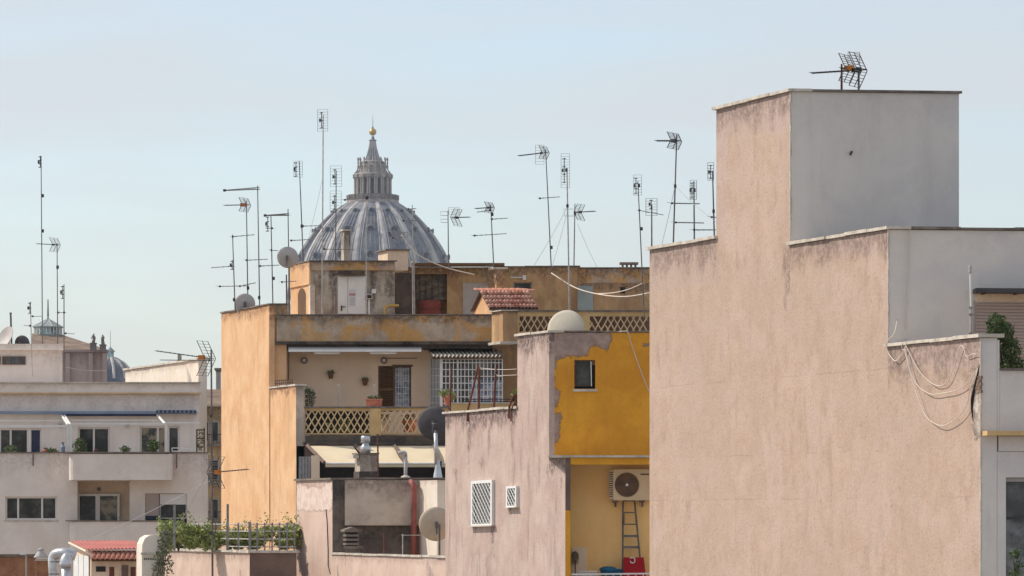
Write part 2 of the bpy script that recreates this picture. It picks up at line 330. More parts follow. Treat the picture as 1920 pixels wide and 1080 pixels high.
M['green_glass'] = glass('greenish_lantern_glass', (0.16, 0.22, 0.22), 0.3)
M['verdigris'] = mat('pale_verdigris', srgb(150, 160, 156), srgb(126, 136, 134), scale=0.6, speck=0.2)
M['leaf'] = mat('green_leaf', (0.11, 0.16, 0.04), (0.05, 0.085, 0.024), speck=0.0, scale=7, rough=0.55)
M['leaf_light'] = mat('light_green_leaf', (0.4, 0.43, 0.14), (0.22, 0.27, 0.08), speck=0.0, scale=5, rough=0.55)
M['leaf_olive'] = mat('grey_green_leaf', (0.24, 0.25, 0.15), (0.12, 0.13, 0.08), speck=0, scale=6, rough=0.6)
M['leaf_dry'] = mat('dry_brown_leaf', (0.22, 0.11, 0.05), (0.12, 0.08, 0.03), speck=0, scale=6)
M['stem'] = mat('plant_stem', (0.09, 0.065, 0.04), speck=0.2)
M['soil'] = mat('potting_soil', (0.04, 0.03, 0.02))
M['cable_white'] = mat('white_cable', srgb(226, 212, 196), srgb(210, 196, 180), rough=0.6, speck=0)
M['cable_drab'] = mat('drab_cable', srgb(150, 130, 108), srgb(110, 92, 76), rough=0.7, speck=0)
M['lattice'] = mat('pale_lattice_terracotta', srgb(226, 196, 152), srgb(208, 176, 132), srgb(120, 94, 70), speck=0.2, bump=0.2)
M['cable_grey'] = mat('thin_steel_wire', srgb(176, 174, 174), srgb(160, 158, 158), rough=0.5, speck=0)
M['tarp'] = mat('grey_tarpaulin', srgb(132, 120, 104), srgb(92, 82, 72), srgb(50, 44, 40), streak=0.4, speck=0.3, scale=3, bump=0.4, bscale=6)
M['brick_red'] = mat('dull_red_brick', srgb(150, 74, 62), srgb(122, 62, 52), srgb(70, 44, 38), speck=0.4, scale=3)
M['paper'] = mat('white_paper', srgb(214, 212, 216), srgb(206, 204, 208), speck=0)
M['print_red'] = mat('red_print', srgb(196, 110, 104), srgb(180, 96, 92), speck=0)
M['asphalt'] = mat('pale_paving', (0.34, 0.31, 0.27), (0.26, 0.235, 0.205), scale=0.3, speck=0.3)  # unseen ground, kept pale to bounce light up onto the shaded fronts
M['floor_tile'] = mat('pale_terrace_tile', srgb(226, 200, 172), srgb(210, 182, 154), speck=0.2, scale=3)
M['bitumen'] = mat('dark_bitumen_roof', (0.05, 0.05, 0.055), (0.035, 0.035, 0.04), speck=0.3)
M['tile_pale'] = mat('bleached_roof_tile', srgb(220, 170, 146), srgb(196, 140, 118), srgb(120, 90, 78), scale=5, speck=0.4, bump=0.2)
M['tile_dark'] = mat('mossy_roof_tile', srgb(190, 124, 98), srgb(156, 100, 80), srgb(90, 72, 58), scale=5, speck=0.6, bump=0.2)
M['membrane'] = mat('grey_roof_membrane', srgb(140, 130, 122), srgb(118, 110, 104), speck=0.2)

# ------------------------------------------------------------------ ground
g = MB(); g.grid((-1500, -250, 0), (3000, 0, 0), (0, 3600, 0)); gr = g.build('ground', M['asphalt'], kind='structure')
# ------------------------------------------------------------------ shared builders
def leaves(mb, blobs, n, size, flat=0.3, rnd=random):
    # blobs: (centre, (rx, ry, rz), weight); many small folded leaves spread through the volume
    tot = sum(b[2] for b in blobs)
    for c, r, w in blobs:
        c = V(c)
        for _ in range(int(n * w / tot)):
            while True:
                q = V((rnd.uniform(-1, 1), rnd.uniform(-1, 1), rnd.uniform(-1, 1)))
                if q.length <= 1: break
            if rnd.random() < 0.5: q = q.normalized() * rnd.uniform(0.75, 1.05)
            p = c + V((q.x * r[0], q.y * r[1], q.z * r[2]))
            d = V((rnd.gauss(0, 1), rnd.gauss(0, 1), rnd.gauss(0.1, 0.8))).normalized()
            s_ = d.cross(V((rnd.gauss(0, 1), rnd.gauss(0, 1), rnd.gauss(0, 1)))).normalized(); nn = d.cross(s_)
            l = size * rnd.uniform(0.6, 1.3); w_ = l * 0.32
            a, b_, e, f_ = p, p + d * l * 0.5 + s_ * w_ + nn * l * 0.1, p + d * l, p + d * l * 0.5 - s_ * w_ + nn * l * 0.1
            i = [mb.add(t) for t in (a, b_, e, f_)]
            mb.face((i[0], i[1], i[2])); mb.face((i[0], i[2], i[3]))
def disc_M(d):      # rotation taking +Z to direction d
    return V(d).normalized().to_track_quat('Z', 'Y').to_matrix()
def dish(label, c, r, d, mt, post_to=None, group='satellite dishes on the roofs', bracket=True, deep=0.26):
    c = V(c); d = V(d).normalized(); R = disc_M(d)
    root = thing('satellite_dish', label, 'satellite dish', post_to or c - V((0, 0, r)), group)
    mb = MB(); n = 7
    pr = [(r * k / n, r * deep * (k / n) ** 2 - r * deep / 2) for k in range(n + 1)]
    pr = [(max(a, 0.001), z) for a, z in pr]
    mb.lathe(pr + [(r * 1.015, pr[-1][1] + 0.005), (r * 1.0, pr[-1][1] - 0.018)] + [(a * 0.985, z - 0.018) for a, z in pr[-2::-1]], c, 40, M=R, cap=False)
    mb.build('reflector', mt, root, smooth=True)
    up = (R @ V((0, 1, 0))); up = up if up.z > 0 else -up
    foc = c + d * r * 0.75 - up * r * 0.5
    piece('feed_arm', M['galv'], root, lambda m: m.tube([c - up * r * 0.98, c + d * r * 0.3 - up * r * 0.9, foc], 0.012))
    piece('receiver_head', M['dish_grey'], root, lambda m: m.tube([foc + d * 0.05, foc - d * 0.05, foc - d * 0.09], [0.03, 0.03, 0.04], 10))
    if bracket: piece('bracket', M['mast'], root, lambda m: (m.box(c - d * (r * 0.22 + 0.05), (0.07, 0.1, 0.16)), m.box(c - d * (r * 0.22 + 0.05) - V((0, 0, 0.15)), (0.04, 0.06, 0.16))))
    if post_to is not None:
        piece('post', M['mast'], root, lambda m: m.tube([post_to, (post_to[0], post_to[1], c.z - (0.0 if bracket else r * .8)), c - d * (r * 0.22 + 0.06) - V((0, 0, 0.0 if bracket else r * .7))], 0.025, 8))
    return root
def rect_frame(mb, x0, y0, x1, y1, Y, w, d, m=0):   # upright frame of four members filling a rectangle at distance Y
    mb.pbox(x0, y0, x1, y0 + w, Y, d, m); mb.pbox(x0, y1 - w, x1, y1, Y, d, m)
    mb.pbox(x0, y0 + w, x0 + w, y1 - w, Y, d, m); mb.pbox(x1 - w, y0 + w, x1, y1 - w, Y, d, m)
def window(parent, x0, y0, x1, y1, Y, mull=(), w=3.0, frame='frame_white', pane='glass', sill=None):
    fr = piece('window', M[frame], parent, lambda m: (rect_frame(m, x0, y0, x1, y1, Y, w, 0.06), [m.pbox(a - w / 2, y0 + w, a + w / 2, y1 - w, Y + 0.003, 0.054) for a in mull]))
    xs = [x0 + w] + list(mull) + [x1 - w]
    for a, b in zip(xs, xs[1:]):
        piece('pane', M[pane], fr, lambda m: m.pbox(a, y0 + w, b, y1 - w, Y + 0.03, 0.01))
    if sill: piece('sill', M['coping'], fr, lambda m: m.pbox(x0 - 3, y1 + 0.2, x1 + 3, y1 + sill, Y - 0.12, 0.2))
    return fr
def polydist(px, py, poly):  # signed distance, + inside
    ins = False; best = 1e9; n = len(poly)
    for i in range(n):
        x0, y0 = poly[i]; x1, y1 = poly[(i + 1) % n]
        if (y0 > py) != (y1 > py) and px < (x1 - x0) * (py - y0) / (y1 - y0) + x0: ins = not ins
        dx, dy = x1 - x0, y1 - y0; t = max(0, min(1, ((px - x0) * dx + (py - y0) * dy) / (dx * dx + dy * dy)))
        best = min(best, math.hypot(px - x0 - t * dx, py - y0 - t * dy))
    return best if ins else -best
def topix(p): return (960 + F * p.x / p.y, HY - (p.z - CZ) * F / p.y)
def peel_attr(mb, polys, lim=60.0):
    out = []
    for q in mb.v:
        x, y = topix(q); best = -1.0
        for P in polys:
            d = polydist(x, y, P); d = max(-lim, d)
            best = max(best, d * q.y / F)
        out.append(best)
    return out
def coping(parent, p, a, b, z, th=0.06, over=0.05, mt='coping', name='coping'):
    a = V((a[0], a[1], 0)); b = V((b[0], b[1], 0)); an, bn = a.normalized(), b.normalized(); p = V((p[0], p[1], 0)) - an * over - bn * over
    a2, b2 = a + an * 2 * over, b + bn * 2 * over
    ln, across, al = (a2, b2, True) if a2.length >= b2.length else (b2, a2, False)
    n = max(1, int(round(ln.length / 0.95))); d = ln.normalized(); c = across.normalized(); st = 0.0
    cuts = [0.0] + [(k + random.uniform(-.12, .12)) / n for k in range(1, n)] + [1.0]
    for u, w in zip(cuts, cuts[1:]):     # one stone after another, none quite in line
        q = p + ln * u + c * random.uniform(-.012, .012); v = ln * (w - u) - d * 0.008
        dz = random.uniform(0, .01); h = th + random.uniform(-.006, .006); tl_ = d.cross(V((0, 0, 1))) * random.uniform(-.006, .006)
        mb = MB()
        if al: mb.prism(q, v + tl_, across, z + 0.002 + dz, z + 0.002 + dz + h)
        else: mb.prism(q, across, v + tl_, z + 0.002 + dz, z + 0.002 + dz + h)
        mb.build('coping_stone', M[mt], parent)

# ================================================================== large blank-walled building on the right
UB = 31.06; FB = V((1, 0.122, 0)).normalized()
def ub(x): Y = UY(UB, x); return V((xa(x, Y), Y, 0))
big = thing('apartment_building', 'tall building on the right with blank beige stucco side wall and grey stair tower', 'building', (ub(1838).x, ub(1838).y, 0))
pA0, pA1, pT0, pT1, pB1, pC0, pC1 = ub(1218), ub(1343), ub(1343), ub(1481.5), ub(1665), ub(1665), ub(1838)
zA, zT, zB, zC = CZ + 5.355, CZ + 7.81, CZ + 5.005, CZ + 2.985
mb = MB(); ST = 0.085; ZS = CZ - 1.5
def drips(q, lst):
    x, y = topix(q); best = 0.0
    for x0, ya, yb, w, s_ in lst:
        if ya <= y <= yb and abs(x - x0) < w: best = max(best, s_ * (1 - (y - ya) / (yb - ya) * .75) * (1 - abs(x - x0) / w * .5))
    return best
DB = [(1473, 455, 640, 6, .95), (1473, 640, 860, 3, .5), (1345, 450, 540, 7, .75), (1292, 470, 565, 4, .8), (1250, 470, 540, 4, .7), (1660, 435, 520, 7, 1.0), (1640, 440, 485, 5, 1.0), (1560, 452, 500, 5, .8), (1752, 645, 690, 5, .7), (1825, 640, 700, 8, .8), (1700, 660, 730, 6, .5), (1385, 200, 250, 5, .9), (1420, 190, 240, 4, .8), (1474, 175, 260, 7, .7), (1348, 210, 420, 5, .6),
      (1292, 938, 985, 7, .6), (1452, 938, 980, 6, .6), (1540, 935, 978, 7, .62), (1598, 938, 985, 6, .6), (1683, 945, 985, 7, .5), (1812, 925, 1010, 8, .6), (1330, 800, 860, 6, .5), (1652, 560, 640, 9, .55), (1640, 650, 700, 7, .5), (1562, 600, 650, 8, .45), (1745, 740, 800, 10, .45), (1255, 700, 780, 5, .45), (1500, 770, 850, 6, .4)]
gA = lambda q: max(0.0, 1 - (zA - q.z) / 0.95, drips(q, DB))
def gT(q): # stains down the tower corner and under its coping
    return max(0.0, 1 - (zT - q.z) / 0.9, drips(q, DB), (0.85 - abs(q.y - pT1.y) * 1.6) * (1 if zB - 0.9 < q.z < zB + 0.05 else 0))
def gC(q): return max(0.0, 0.9 - (zC - q.z) / 1.5, drips(q, DB))
gB = lambda q: max(0.0, 1 - (zB - q.z) / 0.7, drips(q, DB))
gD = lambda q: drips(q, DB)
mb.prism(pA1, FB * 7, pA0 - pA1, ZS, zA, (0, 1, 1, 1, 2), ST, gfun=gA)
mb.prism(pT1, FB * 3.142, pT0 - pT1, zB - 2.0, zT, (0, 1, 1, 1, 2), ST, gfun=gT)
mb.prism(pT1, FB * 7, pT0 - pT1, ZS, zB - 2.0, (0, 1, 1, 1, 2), ST, gfun=gD)
mb.prism(pC1, FB * .28, pA0 - pC1, 0, ZS, (0, 1, 1, 1, 2))
mb.prism(pB1, FB * 10, pT1 - pB1, ZS, zB, (0, 1, 1, 1, 2), ST, gfun=gB)
mb.prism(pC1, FB * 0.28, pC0 - pC1, ZS, zC, (0, 1, 1, 1, 2), ST, gfun=gC)
tn = []
for q in mb.v:      # older, pinker plaster near the tops
    x, y = topix(q); t = 0.0
    if x < 1346: t = max(0.0, min(1.0, (548 - (x - 1218) * .14 - y) / 12 + .5))
    elif x < 1484: t = max(0.0, min(1.0, (300 - y) / 120)) + (0.5 if x < 1362 and y < 450 else 0)
    elif x < 1668 and y < 520: t = max(0.0, min(1.0, (500 - y) / 40)) * .7
    elif x >= 1660: t = max(0.0, min(1.0, (705 - y) / 20)) * .7
    tn.append(t)
pl = peel_attr(mb, [[(1826, 690), (1840, 680), (1840, 826), (1832, 826), (1824, 790), (1822, 745)]])
mb.build('wall', [M['wall_big'], M['tower_grey'], M['bitumen']], big, attr={'peel': pl, 'tint': tn})
for p, q, z in ((pA1, pA0, zA), (pT1, pT0, zT), (pB1, pT1, zB), (pC1, pC0, zC)):
    coping(big, p, FB * 0.32, q - p, z, 0.055, 0.06)
coping(big, pT1 + FB * 0.43, FB * 2.71, pT0 - pT1, zT, 0.045, 0.05, 'coping_dark')
coping(big, pB1 + FB * 0.43, FB * 9.5, FB.orthogonal() * 0 + V((-0.35, 1.05, 0)) * 0.4, zB, 0.045, 0.05, 'coping_dark')
# terrace front: pillar, parapet, ledge, storey below
def fx(p0, x):   # metres along the front through p0 at which column x lies
    k = (x - 960) / F; return (k * p0.y - p0.x) / (FB.x - k * FB.y)
def FP(p0, x): return p0 + FB * fx(p0, x)
pc = pC1 + FB * 0.285
t1 = fx(pc, 1874); zP = za(695, 70.1)
piece('parapet_pillar', M['tower_grey'], big, lambda m: m.prism(pc, FB * t1, V((-0.1, 0.3, 0)), za(812, 70), zC - 0.03))
piece('parapet', M['tower_grey'], big, lambda m: m.prism(pc + FB * (t1 + 0.003), FB * 6, V((-0.06, 0.2, 0)), za(812, 70), zP))
coping(big, pc + FB * (t1 + 0.06), FB * 5.8, V((-0.06, 0.2, 0)), zP, 0.035, 0.05, 'coping_dark')
piece('terrace_floor', M['floor_tile'], big, lambda m: m.prism(pc + V((-0.1, 0.31, 0)), FB * 9, V((-1.0, 3.1, 0)), za(840, 70), za(815, 70)))
piece('ledge', M['ochre_flat'], big, lambda m: m.prism(pC1 + FB * 0.02 - V((-0.06, 0.3, 0)), FB * 8, V((-0.1, 0.55, 0)), za(817, 70), za(808.5, 70)))
piece('ledge_beam', M['tower_grey'], big, lambda m: m.prism(pC1 + FB * 0.29 + V((0.02, -0.02, 0)), FB * 8, V((-0.1, 0.4, 0)), za(846, 70), za(818, 70)))
def lower(m):
    t0 = fx(pc, 1886)
    m.facade(pc, FB, 8, 0, za(847, 70), [(t0, t0 + 1.4, za(1180, 70), za(895, 70))], 0.16, 0, 0.3)
piece('lower_wall', M['tower_grey'], big, lower)
def door_frame(m):
    p = pc + FB * fx(pc, 1887) + V((-0.03, 0.1, 0)); z0, z1 = za(1180, 70), za(896, 70)
    m.prism(p, FB * 0.035, V((0, 0.06, 0)), z0, z1); m.prism(p + FB * 0.035, FB * 1.3, V((0, 0.06, 0)), z1 - 0.06, z1)
    m.prism(p + FB * 0.66, FB * 0.06, V((0, 0.06, 0)), z0, z1 - 0.06)
df = piece('balcony_door', M['frame_grey'], big, door_frame)
piece('pane', M['glass_grey'], df, lambda m: m.prism(pc + FB * fx(pc, 1890) + V((-0.03, 0.13, 0)), FB * 1.2, V((0, 0.01, 0)), za(1178, 70), za(902, 70)))
piece('shelf_bar', M['ant_dark'], df, lambda m: m.bar(pc + FB * fx(pc, 1890) + V((0, 0.09, za(972, 70))), pc + FB * fx(pc, 1960) + V((0, 0.09, za(966, 70))), 0.04, 0.03))
# shutter and canopy on the terrace
ps = pB1 + V((0.01, -0.03, 0))
sA, sB = fx(ps, 1829), fx(ps, 1990); zs1 = za(566, ps.y)
rs = piece('roller_shutter', M['shutter'], big, lambda m: m.prism(ps + FB * (sA - 0.03), FB * 0.03, V((0, 0.028, 0)), za(815, 70), zs1 + 0.03))
piece('shutter_lintel', M['cream'], rs, lambda m: m.prism(ps + FB * sA, FB * (sB - sA), V((0, 0.028, 0)), zs1, za(548, ps.y)))
smb = MB(); smb.tube([V((0, 0, 0)), FB * (sB - sA - 0.01)], [0.03, 0.03], 8); sme = smb.build('slat', M['shutter'], rs); sme.location = ps + FB * sA + V((0, 0.0, zs1 - 0.03)) - ORI[rs]
base = [v.co.copy() for v in sme.data.vertices]
off = ORI[rs]
for v in sme.data.vertices: v.co = v.co + off
for k in range(1, 26): inst(sme.data, 'slat', rs, ps + FB * sA + V((0, 0, zs1 - 0.03 - 0.056 * k)))
cy = ps.y
cp = piece('canopy', M['ant_dark'], big, lambda m: m.prism(FP(ps, 1824) - V((0, 0.5, 0)), FB * 3, V((0, 0.5, 0)), za(548, cy - 0.3), za(540, cy - 0.3)))
for k in range(3): piece('bracket', M['ant_dark'], cp, lambda m: m.box(FP(ps, 1842 + 60 * k) + V((0, -0.25, za(550, cy))), (0.05, 0.45, 0.035)))
sp = pT1 + FB * fx(pT1, 1596)
piece('spout', M['ant_dark'], big, lambda m: m.tube([sp + V((0, 0.02, za(286, 78))), sp + V((0.0, -0.1, za(286, 78))), sp + V((-0.03, -0.12, za(292, 78)))], 0.022, 8))
# a few bare bricks where the plaster has broken off the corner
bmb = MB(); bmb.box((0, 0, 0), (0.03, 0.2, 0.05)); bme = None
for k in range(5):
    q = UP(UB, 1834 if k % 2 else 1835.5, 708 + 6.5 * k, -0.006)
    if bme is None:
        b0 = bmb.build('brick', M['tile_far'], big); bme = b0.data
        for v in bme.vertices: v.co += ORI[big]
        b0.location = q - ORI[big]; b0.rotation_euler = (0, 0, math.radians(18.5))
    else: inst(bme, 'brick', big, q, (0, 0, math.radians(18.5)))
piece('crack', M['dark'], big, lambda m: m.tube([UP(UB, x, y, 0.004) for x, y in ((1837, 684), (1833, 705), (1828, 728), (1824, 748), (1823, 768), (1825, 790))], [.006, .02, .03, .035, .022, .006], 5))
# worn, bright plaster arris down the corners
def arris(p, z0, z1_, mt='coping'):
    m = MB(); z = z0
    while z < z1_:
        h = random.uniform(.06, .3); w = random.uniform(.008, .028)
        m.box(p + V((w * .3, -.004, z + h / 2)), (w, w * 1.3, h * .98), random.uniform(.1, .6)); z += h
    m.build('worn_arris', M[mt], big)
arris(pT1, zB + .03, zT - .02); arris(pB1, zC + .05, zB - .02); arris(pC1, CZ - 1, zC - .05)
# loose cables on the wall
def smooth_path(pts, n=6):
    out = []
    for i in range(len(pts) - 1):
        p0, p1, p2, p3 = pts[max(i - 1, 0)], pts[i], pts[i + 1], pts[min(i + 2, len(pts) - 1)]
        for k in range(n):
            t = k / n
            out.append(0.5 * ((2 * p1) + (p2 - p0) * t + (2 * p0 - 5 * p1 + 4 * p2 - p3) * t * t + (3 * p1 - p0 - 3 * p2 + p3) * t ** 3))
    out.append(pts[-1]); return out
def wallcable(label, pix, out=0.05, r=0.0075, mt='cable_white', U=UB, group='loose cables on the blank wall'):
    pts = smooth_path([UP(U, x, y, out) for x, y in pix])
    mb = MB(); mb.tube(pts, r, 6); return tag(mb.build('cable', M[mt], smooth=True), label, 'cable', group)
wallcable('white cable draped in the shallowest loop with a peak at right on beige wall', [(1703, 648), (1706, 653), (1727, 693), (1751, 718), (1768, 723), (1782, 714), (1795, 684), (1804, 655), (1808, 648), (1813, 655), (1817, 668), (1828, 664), (1836, 664)])
wallcable('white cable draped in the middle loop across the beige wall', [(1703, 650), (1706, 664), (1716, 704), (1731, 727), (1752, 739), (1775, 737), (1798, 732), (1820, 718), (1836, 698)], 0.06)
wallcable('white cable hanging in the deepest loop on the beige wall', [(1703, 652), (1706, 668), (1720, 720), (1738, 771), (1753, 790), (1773, 798), (1793, 790), (1810, 775), (1821, 755), (1826, 730), (1836, 705)], 0.07)
pts = [FP(pB1, 1705) + V((-0.0, -0.03, za(y, pB1.y))) + FB * mm(x - 1705, 73.6) for x, y in ((1706, 429), (1705, 440), (1704, 495), (1701, 540), (1698, 600), (1697, 638))]
pts.append(UP(UB, 1697, 644, 0.06)); pts.append(UP(UB, 1698, 655, 0.06)); pts.append(UP(UB, 1703, 655, 0.05))
mb = MB(); mb.tube(smooth_path([V(p) for p in pts]), 0.008, 6)
tag(mb.build('cable', M['cable_white'], smooth=True), 'white cable running straight down the grey upper wall', 'cable', 'loose cables on the blank wall')
pts = [FP(pB1, 1682) + V((0, -0.05, za(599, 73.6))), FP(pB1, 1674) + V((0, -0.3, za(625, 73.4))), UP(UB, 1669, 642, 0.06), UP(UB, 1670, 660, 0.05), UP(UB, 1678, 672, 0.05), UP(UB, 1685, 677, 0.05), UP(UB, 1694, 668, 0.05), UP(UB, 1703, 655, 0.05)]
mb = MB(); mb.tube(smooth_path(pts), 0.009, 6)
tag(mb.build('cable', M['cable_white'], smooth=True), 'short white cable in a small loop over the coping corner', 'cable', 'loose cables on the blank wall')
# telescopic pole, shrub, plant
Yp = 71.6
root = thing('telescopic_pole', 'slim white pole with a small head on the right terrace', 'pole', W(1820, 700, Yp))
piece('lower_tube', M['mast_pale'], root, lambda m: m.tube([W(1821.5, 700, Yp), W(1820.5, 577, Yp)], 0.022, 8))
piece('upper_tube', M['white_metal'], root, lambda m: m.tube([W(1820.5, 577, Yp), W(1819, 512, Yp)], 0.014, 8))
piece('head', M['mast_pale'], root, lambda m: m.tube([W(1819, 513, Yp), W(1819, 511, Yp), W(1819, 500, Yp), W(1819, 498, Yp)], [0.02, 0.03, 0.03, 0.02], 10))
for y in (577, 590, 626): piece('clamp', M['galv'], root, lambda m: m.box(W(1820.5, y, Yp), (0.07, 0.06, 0.035)))
Ys = 71.3
sh = thing('potted_shrub', 'dark green leafy shrub in front of the taupe roller shutter', 'shrub', W(1890, 770, Ys))
def stems(m):
    for k in range(9):
        e = W(random.uniform(1850, 1915), random.uniform(600, 680), Ys + random.uniform(-0.15, 0.15)); b = W(1892, 770, Ys)
        m.tube([b, (b + e) / 2 + V((random.uniform(-.05, .05), 0, 0.1)), e], [0.02, 0.013, 0.005], 5)
piece('stem', M['stem'], sh, stems)
R_ = lambda px: mm(px, Ys)
blobs = [(W(1868, 608, Ys), (R_(18), 0.16, R_(20)), 1), (W(1886, 625, Ys), (R_(14), 0.15, R_(22)), .9), (W(1862, 635, Ys), (R_(15), 0.15, R_(14)), .6), (W(1894, 655, Ys), (R_(18), 0.2, R_(22)), 1.3), (W(1898, 690, Ys), (R_(24), 0.2, R_(24)), 1.6), (W(1890, 720, Ys), (R_(26), 0.2, R_(26)), 1)]
mb = MB(); leaves(mb, blobs, 3200, 0.055); mb.build('crown', M['leaf'], sh)
piece('pot', M['terracotta'], sh, lambda m: m.lathe([(0.14, 0), (0.2, 0.3), (0.22, 0.32), (0.22, 0.36), (0.18, 0.36), (0.17, 0.33)], W(1892, 800, Ys), 16))
bp = thing('balcony_plant', 'small dark plant on the lowest balcony at the right edge', 'plant', W(1906, 1100, 69.6))
piece('stem', M['stem'], bp, lambda m: [m.tube([W(1906, 1100, 69.6), W(1905 + dx * .5, 1065, 69.6), W(1905 + dx, yy, 69.6)], [.012, .009, .004], 5) for dx, yy in ((-7, 1036), (3, 1030), (9, 1045), (-3, 1052))])
mb = MB(); leaves(mb, [(W(1903, 1040, 69.6), (R_(9), .06, R_(7)), 1), (W(1910, 1060, 69.6), (R_(6), .06, R_(5)), .6), (W(1904, 1075, 69.6), (R_(13), .08, R_(7)), 1)], 170, 0.06); mb.build('crown', M['leaf'], bp)

# ================================================================== middle building: pink party wall, yellow facade, loggia
UM = 31.878
def um(x): Y = UY(UM, x); return V((xa(x, Y), Y, 0))
mid = thing('yellow_house', 'house with faded pink side wall and peeling ochre yellow front in the middle', 'building', (um(1060).x, um(1060).y, 0))
z1, z2, z3 = CZ + 2.48, CZ + 4.085, CZ + 1.345
q835, q970, q1030, q1060 = um(835), um(970), um(1029.5), um(1060)
mb = MB(); FX = V((1, 0, 0))
DM = [(879, 790, 900, 5, 1.0), (917, 775, 870, 5, .7), (889, 800, 880, 6, .5), (962, 790, 860, 6, .9), (965, 860, 1000, 3, .5), (924, 986, 1080, 4, .9), (892, 988, 1040, 4, .5), (958, 952, 990, 6, .7), (970, 952, 1060, 4, .6), (976, 640, 760, 5, .5), (1024, 640, 850, 5, .45), (1052, 862, 930, 6, .8), (1027, 870, 930, 3, .9), (855, 790, 840, 6, .5), (940, 778, 830, 6, .6), (855, 880, 925, 7, .7), (905, 860, 890, 30, .35), (845, 860, 884, 14, .5)]
for pn, pk, zt_, gl_ in ((q970, q835, z1, .7), (q1030, q970, z2, .8), (q1060, q1030, z3, .6)):
    fn_ = lambda q: max(0.0, 1 - (zt_ - q.z) / gl_, drips(q, DM))
    mb.prism(pn, FX * (4 if pn is q970 else .12 if pn is q1030 else .112), pk - pn, CZ - 1.6, zt_, (0, 0, 0, 0, 1) if pn is not q1060 else (0, 2, 2, 0, 1), .06, gfun=fn_)
mb.prism(q1060, FX * .112, q835 - q1060, 0, CZ - 1.6, (0, 2, 2, 0, 1))
mb.build('side_wall', [M['wall_mid'], M['membrane'], M['brown_plaster']], mid)
mb = MB(); pf = q1030 + FX * 0.121; YF = pf.y
wx = lambda x: xa(x, YF) - pf.x
zF0 = za(862, YF)
hole = (wx(1077), wx(1116), za(729, YF), za(675, YF))
mb.facade(pf, FX, 4.0, zF0, z2, [hole], 0.14, 0, 0.045, gl=0.3)
pl = peel_attr(mb, [[(1028, 622), (1145, 622), (1146, 640), (1138, 657), (1125, 652), (1118, 648), (1108, 654), (1102, 668), (1085, 667), (1062, 668), (1042, 680), (1040, 690), (1028, 694)],
                    [(1026, 722), (1044, 726), (1051, 736), (1046, 757), (1030, 768)], [(1026, 776), (1051, 775), (1050, 800), (1046, 832), (1030, 824)], [(1026, 688), (1040, 690), (1038, 730), (1026, 730)], [(1204, 646), (1222, 640), (1222, 652)]])
mb.build('front_wall', M['yellow'], mid, attr={'peel': pl})
piece('core', M['membrane'], mid, lambda m: m.prism(pf + V((0.05, 0.4, 0)), FX * 3.9, V((-S, 1, 0)) * 1.55, 0, z2 - 0.6))
piece('roof_parapet', M['wall_mid'], mid, lambda m: m.prism(pf + V((0.05, 0.15, 0)), FX * 3.9, V((0, 0.12, 0)), z2 - .7, z2 - 0.005))
piece('niche_back', M['dark'], mid, lambda m: m.prism(pf + V((wx(1070), 0.16, 0)), FX * 0.8, V((0, 0.02, 0)), za(735, YF), za(668, YF)))
wf = piece('window', M['brown_plaster'], mid, lambda m: rect_frame(m, 1078, 676, 1110, 724, YF + 0.09, 1.3, 0.04))
piece('pane', M['glass'], wf, lambda m: m.pbox(1080, 678, 1108, 722, YF + 0.11, 0.01))
piece('sill', M['coping'], wf, lambda m: m.pbox(1074, 729.5, 1120, 734, YF - 0.06, 0.18))
piece('open_sash', M['frame_white'], wf, lambda m: m.bar(W(1108, 678, YF + 0.02), W(1109, 724, YF + 0.02), 0.018, 0.1))
coping(mid, q970, FX * 0.26, q835 - q970, z1, 0.05, 0.06)
coping(mid, q1030, FX * 0.24, q970 - q1030, z2, 0.05, 0.06)
coping(mid, pf + FX * 0.2, FX * 3.6, V((0, 0.25, 0)), z2, 0.035, 0.03, 'coping_dark')
# balcony slab over the loggia, beam, pillar, back wall
YM = q1060.y
piece('slab', M['coping'], mid, lambda m: m.prism(V((xa(1029, YM + 1.0) - 0.02, YM - 0.06, 0)), FX * 4.6, V((0, 1.08, 0)), z3 + 0.002, z3 + 0.05))
piece('beam', M['yellow_plain'], mid, lambda m: m.prism(q1060 + V((0.114, 0.0, 0)), FX * 4, V((0, 0.2, 0)), za(871, YM), z3 - 0.004))
piece('pillar', M['yellow_plain'], mid, lambda m: m.prism(q1060 + V((0.004, -0.012, 0)), FX * 0.106, V((0, 0.011, 0)), 0, za(957, YM)))
YL = YM + 0.98
piece('loggia_wall', M['peach'], mid, lambda m: m.prism(V((xa(1064, YL), YL, 0)), FX * 4, V((0, 0.1, 0)), za(1200, YL), za(862, YL) - 0.03))
piece('loggia_panel', M['cream'], mid, lambda m: m.pbox(1073, 1026, 1100, 1080, YL - 0.012, 0.012))
piece('loggia_floor', M['floor_tile'], mid, lambda m: m.prism(q1060 + V((0.12, 0.01, 0)), FX * 4, V((0, 0.95, 0)), za(1200, YM) - 0.2, za(1190, YM)))
rl = piece('balcony_rail', M['white_metal'], mid, lambda m: m.tube([W(1072, 1077, YM - 0.02), W(1270, 1075, YM - 0.02)], 0.018, 8))
for k in range(12): piece('baluster', M['white_metal'], rl, lambda m: m.tube([W(1080 + 14 * k, 1077, YM - 0.02), W(1080 + 14 * k, 1188, YM - 0.02)], 0.008, 6))
